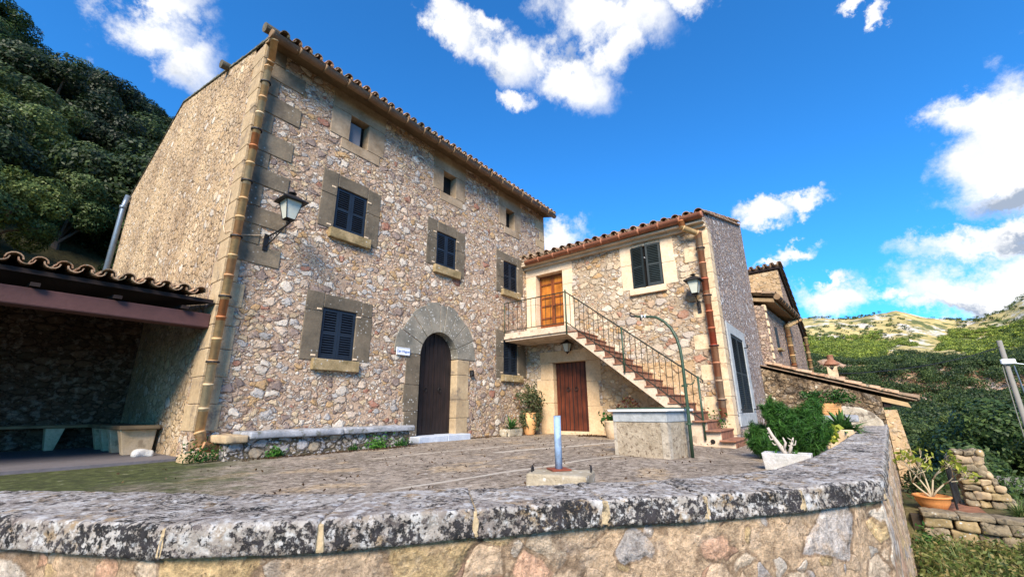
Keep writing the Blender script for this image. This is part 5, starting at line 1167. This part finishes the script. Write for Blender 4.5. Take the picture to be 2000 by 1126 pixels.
# ---- blue post in its concrete block
pb = thing('post_block', 'concrete block with iron lifting hooks holding a pale blue pipe post', 'post', (3.82, 2.32, 0))
q = [(3.46, 2.50), (3.575, 1.93), (4.02, 2.07), (3.75, 2.60)]
import bmesh
m = MB(); m.hexa([(*q[0], -.02), (*q[1], -.02), (*q[2], -.02), (*q[3], -.02), (*q[0], .135), (*q[1], .135), (*q[2], .135), (*q[3], .135)])
m.build('block', m_conc, pb, bevel=.018, seg=2, recalc=True)
for (a, b) in (((3.56, 2.50), (3.63, 2.53)), ((3.86, 2.03), (3.93, 2.06))):
    m = MB(); m.tube([(a[0], a[1], .12), (a[0], a[1], .165), ((a[0]+b[0])/2, (a[1]+b[1])/2, .185), (b[0], b[1], .165), (b[0], b[1], .10)], .008, 6); m.build('lifting_hook', m_iron, pb)
m = MB(); m.obox((3.80, 2.345, .145), (.19, .19, .012), .9); m.build('base_plate', m_rust, pb)
m = MB(); m.tube([(3.80, 2.345, .15), (3.80, 2.345, .645)], .035, 20); o = m.build('post', m_blue, pb); o.data.polygons.foreach_set('use_smooth', [len(p.vertices) == 4 for p in o.data.polygons])
m = MB(); m.tube([(3.80, 2.345, .6455), (3.80, 2.345, .647)], .029, 16); m.build('post_mouth', m_darkroom, pb)

# ---- planters by the right-hand parapet
def trough_box(mb, x0, x1, y0, y1, z0, z1, t=.03, flare=.02):
    o = [(x0+flare, y0+flare, z0), (x1-flare, y0+flare, z0), (x1-flare, y1-flare, z0), (x0+flare, y1-flare, z0), (x0, y0, z1), (x1, y0, z1), (x1, y1, z1), (x0, y1, z1), (x0+t, y0+t, z1), (x1-t, y0+t, z1), (x1-t, y1-t, z1), (x0+t, y1-t, z1), (x0+t, y0+t, z1-.05), (x1-t, y0+t, z1-.05), (x1-t, y1-t, z1-.05), (x0+t, y1-t, z1-.05)]
    mb.add(o, [(3, 2, 1, 0), (0, 1, 5, 4), (1, 2, 6, 5), (2, 3, 7, 6), (3, 0, 4, 7), (4, 5, 9, 8), (5, 6, 10, 9), (6, 7, 11, 10), (7, 4, 8, 11), (8, 9, 13, 12), (9, 10, 14, 13), (10, 11, 15, 14), (11, 8, 12, 15), (12, 13, 14, 15)])
t1 = thing('concrete_planter', 'grey concrete planter with bleached dead branches beside the parapet', 'planter', (6.3, .68, 0))
m = MB(); trough_box(m, 6.14, 6.42, .43, .93, -.05, .185, .04); m.build('planter_box', m_trough, t1, bevel=.008, seg=2)
m = MB(); m.box(6.19, 6.38, .48, .88, .12, .15); m.build('soil', m_soil, t1)
m = MB(); m.tube([(6.28, .67, .12), (6.28, .73, .25), (6.27, .80, .38), (6.26, .83, .47)], [.03, .026, .020, .016], 7); m.tube([(6.28, .66, .15), (6.29, .62, .26), (6.28, .585, .36)], [.024, .018, .007], 6)
m.tube([(6.28, .70, .22), (6.27, .67, .30), (6.27, .69, .36)], [.018, .014, .006], 6); m.tube([(6.27, .78, .34), (6.25, .82, .33), (6.24, .83, .38)], [.012, .009, .004], 5); m.tube([(6.28, .61, .27), (6.27, .575, .28), (6.27, .56, .33)], [.010, .008, .003], 5); m.tube([(6.28, .75, .28), (6.27, .79, .27), (6.26, .81, .30)], [.010, .008, .003], 5)
rg9 = random.Random(8)
for k in range(24):
    t = rg9.random(); b_ = Vector((6.28, .67+.16*t, .13+.32*t)) if k % 2 else Vector((6.285, .66-.07*t, .15+.20*t)); d_ = Vector((rg9.uniform(-.6, .2), rg9.uniform(-1, 1), rg9.uniform(-.2, 1))).normalized()*rg9.uniform(.02, .06); m.tube([b_, b_+d_*.6+Vector((0, .004, 0)), b_+d_], [.008, .005, .002], 4)
m.build('dead_branch', m_bare, t1, smooth=True)
m = MB(); blades(m, (6.27, .60, .15), 40, .11, .012, 4, (.4, 1.4), .4, 3); blades(m, (6.27, .80, .15), 24, .09, .012, 5, (.4, 1.4), .4, 3); m.build('green_shoots', f_shr, t1)
sh = thing('rosemary_shrub', 'large bright green feathery shrub at the foot of the wing corner', 'shrub', (8.6, .95, 0))
P = []
for (cx_, cy_, cz_, rx_, ry_, rz_, n_) in ((8.45, .68, .34, .36, .38, .36, 130), (8.6, 1.16, .20, .34, .26, .22, 55), (8.3, .98, .60, .16, .13, .17, 18), (8.5, .50, .58, .16, .13, .16, 18), (8.2, 1.18, .10, .2, .2, .12, 22)):
    for k in range(n_):
        d = rr_.normal(size=3); d /= np.linalg.norm(d); d *= rr_.uniform(.5, 1)**.5; d[2] = d[2]*.9
        q = np.array([cx_+d[0]*rx_, cy_+d[1]*ry_, max(.02, cz_+d[2]*rz_)]); L = rr_.uniform(.06, .16); u = np.array([d[0]*.6, d[1]*.6, .7+d[2]*.4]); u /= np.linalg.norm(u); t = rr_.uniform(-1, 1, 200)[:, None]
        P.append(q + u*t*L + rr_.normal(size=(200, 3))*.018)
leaf_obj('foliage', np.vstack(P), .036, f_shr, sh, 3.6, 8, wd=.13)
m = MB(); twigs(m, (8.5, .85, -.05), [tuple(q.mean(0)) for q in P[:70:2]], .010, 5); m.build('stems', m_bark, sh)
bp = thing('terracotta_planter', 'ribbed terracotta box planter with low green plant on a stone ledge', 'planter', (13.2, .45, .45))
m = MB(); trough_box(m, 13.0, 13.35, .12, .86, .52, .80, .04, .03)
for k in range(6): m.box(12.995+.004*(5-k)*1, 13.36-.004*(5-k), .115+.004*(5-k), .865-.004*(5-k), .55+.04*k, .57+.04*k)
m.build('planter_box', m_pot, bp)
P = [np.array([13.15+rr_.uniform(-.2, .2), rr_.uniform(-.1, .9), rr_.uniform(.82, 1.05)]) + rr_.normal(size=(40, 3))*np.array([.06, .08, .05]) for k in range(40)]; leaf_obj('foliage', np.vstack(P), .045, f_shr, bp, 1.5, 9)
m = MB(); twigs(m, (13.1, .2, .82), [(12.9, -.15, .72), (12.95, 0, 1.12), (12.9, -.05, .9), (12.9, .1, 1.05)], .008, 4); m.build('bare_twigs', m_barkp, bp)
lg = thing('stone_ledge', 'rough grey stone ledge carrying the terracotta planter by the lean-to', 'ledge', (13.4, .4, 0))
subdiv_box('slab', m_marble, lg, 12.7, 13.6, -.15, .95, .38, .52, .1, .03, 3, 4, .03); m = MB(); m.box(12.9, 13.6, .0, .85, -.3, .39); m.build('base', m_bench, lg)
hp = thing('mortared_stone_hump', 'rounded whitish mortared stone wall end beside the agave planter', 'wall', (15.2, -.3, 0))
m = MB(); pr = [(.9, -.3), (.9, .50), (.55, .66), (.1, .74), (-.25, .70), (-.50, .56), (-.66, .35), (-.72, -.3)]
m.prism([(15.0, y, z) for y, z in pr][::-1], (1.6, 0, 0)); m.build('hump_wall', m_hump, hp, bevel=.04, seg=2, recalc=True)
ap = thing('agave_planter', 'cream planter with large spiky agave against the parapet', 'planter', (10.6, .15, 0))
m = MB(); trough_box(m, 10.35, 10.85, -.02, .46, -.1, .30, .04, .03); m.build('planter_box', m_whitepot, ap, bevel=.01)
m = MB(); m.box(10.4, 10.8, .03, .40, .24, .27); m.build('soil', m_soil, ap)
m = MB(); blades(m, (10.6, .16, .28), 60, .52, .07, 19, (.05, 1.4), .25, 6); blades(m, (10.62, .0, .26), 30, .42, .06, 20, (.1, 1.1), .5, 6); m.build('agave', f_agv, ap)
yp = thing('yellow_leafed_plant', 'small plant with broad yellow-green leaves squeezed between shrub and planter', 'plant', (9.2, .32, 0))
P = [np.array([9.3+rr_.uniform(-.1, .1), .32+rr_.uniform(-.08, .1), rr_.uniform(.15, .42)]) + rr_.normal(size=(8, 3))*.04 for k in range(8)]; leaf_obj('leaves', np.vstack(P), .12, f_yel, yp, 1.0, 12)

# ---- lanterns
def lantern(label, body, wallpt, s=1.0, hang=False):
    b = Vector(body); w = Vector(wallpt); L = thing('wall_lantern', label, 'lantern', w, 'iron and glass lanterns on the house walls')
    H = .40*s; t0, t1_ = .085*s, .165*s
    m = MB(); z0, z1 = b.z, b.z+H
    cs = [(-1, -1), (1, -1), (1, 1), (-1, 1)]; lo = [Vector((b.x+i*t0, b.y+j*t0, z0)) for i, j in cs]; hi = [Vector((b.x+i*t1_, b.y+j*t1_, z1)) for i, j in cs]
    for k in range(4):
        m.tube([lo[k], hi[k]], .009*s, 5); m.tube([lo[k], lo[(k+1) % 4]], .010*s, 5); m.tube([hi[k], hi[(k+1) % 4]], .010*s, 5)
    m.build('lantern_frame', m_iron, L)
    m = MB(); vs = [p.lerp(Vector((b.x, b.y, p.z)), .03) for p in lo+hi]; m.add(vs, [(0, 1, 5, 4), (1, 2, 6, 5), (2, 3, 7, 6), (3, 0, 4, 7)]); m.build('glass', m_glass, L)
    m = MB(); e = t1_*1.5; base = [Vector((b.x+i*e, b.y+j*e, z1+.0)) for i, j in cs]; top = [Vector((b.x+i*.06*s, b.y+j*.06*s, z1+.14*s)) for i, j in cs]; bl = [p - Vector((0, 0, .02*s)) for p in base]
    m.add(bl+base+top, [(3, 2, 1, 0)] + [(k, (k+1) % 4, 4+(k+1) % 4, 4+k) for k in range(4)] + [(4+k, 4+(k+1) % 4, 8+(k+1) % 4, 8+k) for k in range(4)] + [(8, 9, 10, 11)]); r_ = m.build('lantern_roof', m_iron, L, recalc=True)
    m = MB(); m.lathe((b.x, b.y, z1+.14*s), [(.05*s, 0), (.03*s, .02*s), (.075*s, .04*s), (.085*s, .055*s), (.03*s, .075*s)], 12); m.build('finial', m_iron, r_)
    m = MB(); m.lathe((b.x, b.y, z0+.10*s), [(.015*s, 0), (.03*s, .05*s), (.04*s, .12*s), (.02*s, .16*s)], 10); m.build('bulb', m_bulb, L, smooth=True)
    m = MB(); foot = Vector((b.x, b.y, z0-.10*s)); m.lathe(foot, [(.02*s, 0), (.045*s, .03*s), (.03*s, .06*s), (.09*s, .10*s)], 10)
    d = (foot - w); 
    m.tube([w + Vector((0, 0, .0)), w + d*.5 + Vector((0, 0, -.03*s)), foot], .017*s, 8)
    low = w - Vector((0, 0, .22*s)); m.tube([low, low.lerp(foot, .35)+Vector((0, 0, -.02)), low.lerp(foot, .72)+Vector((0, 0, .0)), foot.lerp(w, .1)], .012*s, 6)
    hd = Vector((d.x, d.y, 0)).normalized()
    for (q, rad) in ((.28, .07), (.52, .055)):
        c_ = w.lerp(foot, q) - Vector((0, 0, .075*s)); m.tube([c_ + (hd*math.cos(a)+Vector((0, 0, 1))*math.sin(a))*rad*s*(1-.09*i) for i, a in enumerate(np.linspace(0, 7.5, 14))], .008*s, 5)
    m.build('bracket_arm', m_iron, L)
    m = MB(); n_ = hd; tt = Vector((-n_.y, n_.x, 0)); p0 = w - Vector((0, 0, .30*s))
    m.hexa([p0-tt*.05*s, p0+tt*.05*s, p0+tt*.05*s+n_*.02, p0-tt*.05*s+n_*.02, p0-tt*.05*s+Vector((0, 0, .36*s)), p0+tt*.05*s+Vector((0, 0, .36*s)), p0+tt*.05*s+n_*.02+Vector((0, 0, .36*s)), p0-tt*.05*s+n_*.02+Vector((0, 0, .36*s))]); m.build('back_plate', m_iron, L, recalc=True)
    return L
lantern('big black iron lantern on scrolled bracket near the farmhouse corner downpipe', (3.15, 7.56, 4.10), (3.03, 8.11, 3.86), .9)
lantern('black iron lantern beside the red clay downpipe on the wing', (11.08, 2.58, 3.52), (11.40, 2.60, 3.34), .85)
lantern('small black lantern hung under the balcony above the red-brown door', (11.12, 6.42, 2.38), (11.39, 6.46, 2.62), .62)

# ---- antenna behind the wing roof
an = thing('roof_antenna', 'small white panel antenna behind the wing roof', 'antenna', (16.45, 10.24, 7))
m = MB(); m.tube([(16.45, 10.24, 6.0), (16.45, 10.24, 8.12)], .03, 8); m.build('mast', m_zinc, an)
m = MB(); m.obox((16.4, 10.24, 8.27), (.06, .34, .42), .3); m.build('panel', m_white, an, bevel=.02)

# ================================================================== LOWER GARDEN on the right
dw = thing('dry_stone_wall', 'low dry stone retaining wall below the terracotta bowl', 'wall', (11.9, -2, -1.9))
rr = random.Random(9)
y = -.75
rows = [(-1.92, .26), (-1.68, .22), (-1.47, .20)]
for (z, h) in rows:
    y = -.7 - rr.uniform(0, .15)
    while y > -5.5:
        w_ = rr.uniform(.18, .42); subdiv_box('wall_stone', m_dry if False else rr.choice([m_dst, m_dst, m_sill]), dw, 11.72+rr.uniform(-.05, .03), 12.1, y-w_+.012, y-.008, z+rr.uniform(0, .02), z+h-rr.uniform(0, .025), .06, .035, 6, rr.random()*50, .035); y -= w_
m = MB(); m.box(11.85, 12.15, -5.6, -.6, -2.1, -1.30); m.build('wall_core', m_soil, dw)
y = -.75; 
while y > -2.6:
    w_ = rr.uniform(.35, .6); subdiv_box('coping_slab', m_dst, dw, 11.68, 12.2, y-w_+.01, y, -1.28, -1.20, .08, .03, 4, rr.random()*50, .02); y -= w_
tp = MB(); tp.box(12.1, 13.6, -1.75, -.85, -1.275, -1.262); tag(tp.build('garden_terrace', m_terr), kind='structure')
pc = thing('stone_pillar', 'crumbling stepped pillar of ochre stones beside the black gate', 'pillar', (13.5, -1.9, -1.25))
z = -1.26; k = 0
while z < -.25:
    h = rr.uniform(.10, .16); ext = max(0, (-.55-z))*.55; y0 = -1.60; y1 = -2.02-ext*.8; y = y0
    while y > y1+.06:
        w_ = min(rr.uniform(.14, .30), y-y1); subdiv_box('pillar_stone', rr.choice([m_dst, m_quoin, m_sill]), pc, 13.25+rr.uniform(-.03, .03), 13.75, y-w_+.006, y, z, z+h-.012, .05, .055, 6, rr.random()*60, .03); y -= w_
    z += h
gt = thing('iron_gate', 'narrow black iron gate standing open against the stone pillar', 'gate', (13.1, -1.5, -1.2))
gb = MB(); A0 = Vector((13.2, -1.50, -1.22)); B0 = Vector((12.45, -1.34, -1.22)); U = Vector((0, 0, .98))
gb.tube([A0, A0+U], .022, 6); gb.tube([B0, B0+U*.9], .022, 6); gb.tube([A0+U, B0+U*.9], .018, 6); gb.tube([A0+Vector((0, 0, .1)), B0+Vector((0, 0, .1))], .018, 6); gb.build('gate_frame', m_iron, gt)
for k in range(1, 9):
    m = MB(); p = A0.lerp(B0, k/9); m.tube([p+Vector((0, 0, .1)), p+U*(1-.1*k/9)], .010, 5); m.build('gate_bar', m_iron, gt)
bo = thing('bowl_shrub', 'wide orange terracotta bowl with bare spreading pale-branched shrub and yellow leaves', 'potted plant', (12.55, -1.02, -1.25))
c = (12.5, -1.02, -1.262); m = MB(); m.lathe(c, [(.15, 0), (.19, .02), (.26, .14), (.275, .22), (.30, .23), (.30, .255), (.26, .26), (.25, .22)], 26); m.build('bowl', m_bowl, bo, smooth=True)
m = MB(); m.lathe((c[0], c[1], c[2]+.20), [(.25, 0), (.25, .015)], 20); m.build('soil', m_soil, bo)
m = MB(); tips = []
def branch(p, d, L, r, depth, rg):
    q = p + d*L; mid = p.lerp(q, .5) + Vector((rg.uniform(-1, 1), rg.uniform(-1, 1), rg.uniform(0, 1)))*L*.08; m.tube([p, mid, q], [r, r*.85, r*.7], 5)
    if depth == 0: tips.append(q); return
    for k in range(rg.choice([2, 2, 3])):
        dd = (d + Vector((rg.uniform(-.8, .8), rg.uniform(-.9, .9), rg.uniform(-.35, .6)))).normalized(); branch(q, dd, L*rg.uniform(.6, .85), r*.66, depth-1, rg)
rg = random.Random(22)
for d in ((0, .35, 1), (.1, -.25, 1), (-.1, .8, .9), (0, -.7, .85), (.2, .05, 1)): branch(Vector((c[0], c[1], c[2]+.2)), Vector(d).normalized(), .36, .020, 3, rg)
m.build('branches', m_barkp, bo, smooth=True)
P = np.array([list(t) for t in tips]); P = np.repeat(P, 5, 0) + rr_.normal(size=(len(P)*5, 3))*.04; leaf_obj('leaves', P[rr_.random(len(P)) < .6], .085, f_yel, bo, 1.6, 31)
# grass clumps and weeds below
for i, (x, y, z, L) in enumerate(((12.4, -2.15, -1.26, .42), (12.6, -2.6, -1.3, .5), (12.2, -3.0, -1.3, .45), (13.4, -2.5, -1.3, .4))):
    m = MB(); blades(m, (x, y, z), 150, L, .016, 80+i, (.4, 1.45), .45, 4); o = m.build('grass_clump', f_grs); tag(o, ('arching grass clump nearest the stone pillar on the dry wall', 'tall pale grass clump at the right edge above the dry wall', 'rightmost low grass clump hanging over the dry wall', 'grass clump behind the dry wall to the right of the pillar')[i], 'grass', 'grass clumps above the dry wall')
P = []; 
for k in range(520):
    x = rr_.uniform(6.6, 11.7); y = outy(x)-.12-rr_.uniform(0, 1)**1.3*3.2; q = np.array([x, y, -1.88+rr_.uniform(0, .3)]); P.append(q + rr_.normal(size=(75, 3))*np.array([.12, .12, .09]))
o = leaf_obj('weedy_undergrowth', np.vstack(P), .045, f_weed, None, 1.8, 90); tag(o, kind='stuff')
m = MB()
for k in range(230): x = rr_.uniform(7, 11.8); y = outy(x)-.2-rr_.uniform(0, 3); blades(m, (x, y, -1.86), 16, rr_.uniform(.25, .55), .014, 300+k, (.7, 1.5), .5, 4)
tag(m.build('tall_grass', f_grs), kind='stuff')
P = []
for k in range(160):
    x = rr_.uniform(13.8, 22); y = -.9-rr_.uniform(0, 6); q = np.array([x, y, terr(x, y)+rr_.uniform(0, .35)]); P.append(q + rr_.normal(size=(70, 3))*np.array([.22, .22, .12]))
o = leaf_obj('garden_brush', np.vstack(P), .08, f_val, None, 1.5, 91); tag(o, kind='stuff')
for i, (x, y, s_) in enumerate(((14.6, -.98, .5), (11.2, -.70, .35))):
    P = [np.array([x, y, terr(x, y)+.25*s_*2]) + rr_.normal(size=(60, 3))*np.array([.16, .12, .18])*s_*2 for k in range(10)]
    o = leaf_obj('bush', np.vstack(P), .05, f_oak if i == 0 else f_shr, None, 1.5, 95+i); tag(o, ('dark bush under the lean-to corner pier', 'green bush at the outer foot of the parapet wall')[i], 'bush')
sf = thing('sheet_fence', 'dull weathered sheet fence panel low in the valley at the right edge', 'fence', (22, -4, -2))
m = MB()
for k in range(5): m.obox((22+.02*k, -3.5-.42*k, -1.85), (.03, .41, .62), .03, 0, .03*(k-2)); 
m.build('panel', m_sheet, sf)
m = MB(); m.box(22.05, 22.12, -3.35, -3.28, -3.2, -1.5); m.box(22.05, 22.12, -5.35, -5.28, -3.2, -1.5); m.build('fence_post', m_bark, sf)
# pole and wires
po = thing('utility_pole', 'concrete utility pole with white insulator bracket and cables at the right edge', 'pole', (25, -5.3, -3))
m = MB(); m.tube([(25, -5.18, -7.5), (25, -5.22, 3.2)], [.095, .075], 10); m.build('pole', m_pole, po, smooth=True)
m = MB(); m.box(24.82, 24.94, -5.45, -5.05, 2.26, 2.46); m.build('insulator_bracket', m_ins, po, bevel=.03)
m = MB(); m.tube([(24.85, -5.36, 2.2), (24.84, -5.42, .5), (24.84, -5.45, -4)], .022, 6); m.build('conduit', m_zinc, po); m = MB(); m.tube([(24.85, -5.06, 2.2), (24.84, -5.03, .5), (24.84, -5.0, -4)], .014, 6); m.build('conduit', m_pole, po)
m = MB(); m.tube([(24.95, -5.4, 2.3), (25.2, -5.9, 2.2), (25.3, -6.1, 1.6), (25.2, -5.9, 1.2)], .02, 6); m.build('loose_cable', m_ins, po)
m = MB(); a, b = Vector((25, -5.2, 2.95)), Vector((18.3, .15, 1.80)); m.tube([a.lerp(b, t) - Vector((0, 0, .5*4*t*(1-t)*.45)) for t in np.linspace(0, 1, 16)], .016, 5); w1 = m.build('overhead_wire', m_iron); tag(w1, 'black overhead wire sagging from the pole to the lean-to roof', 'wire')
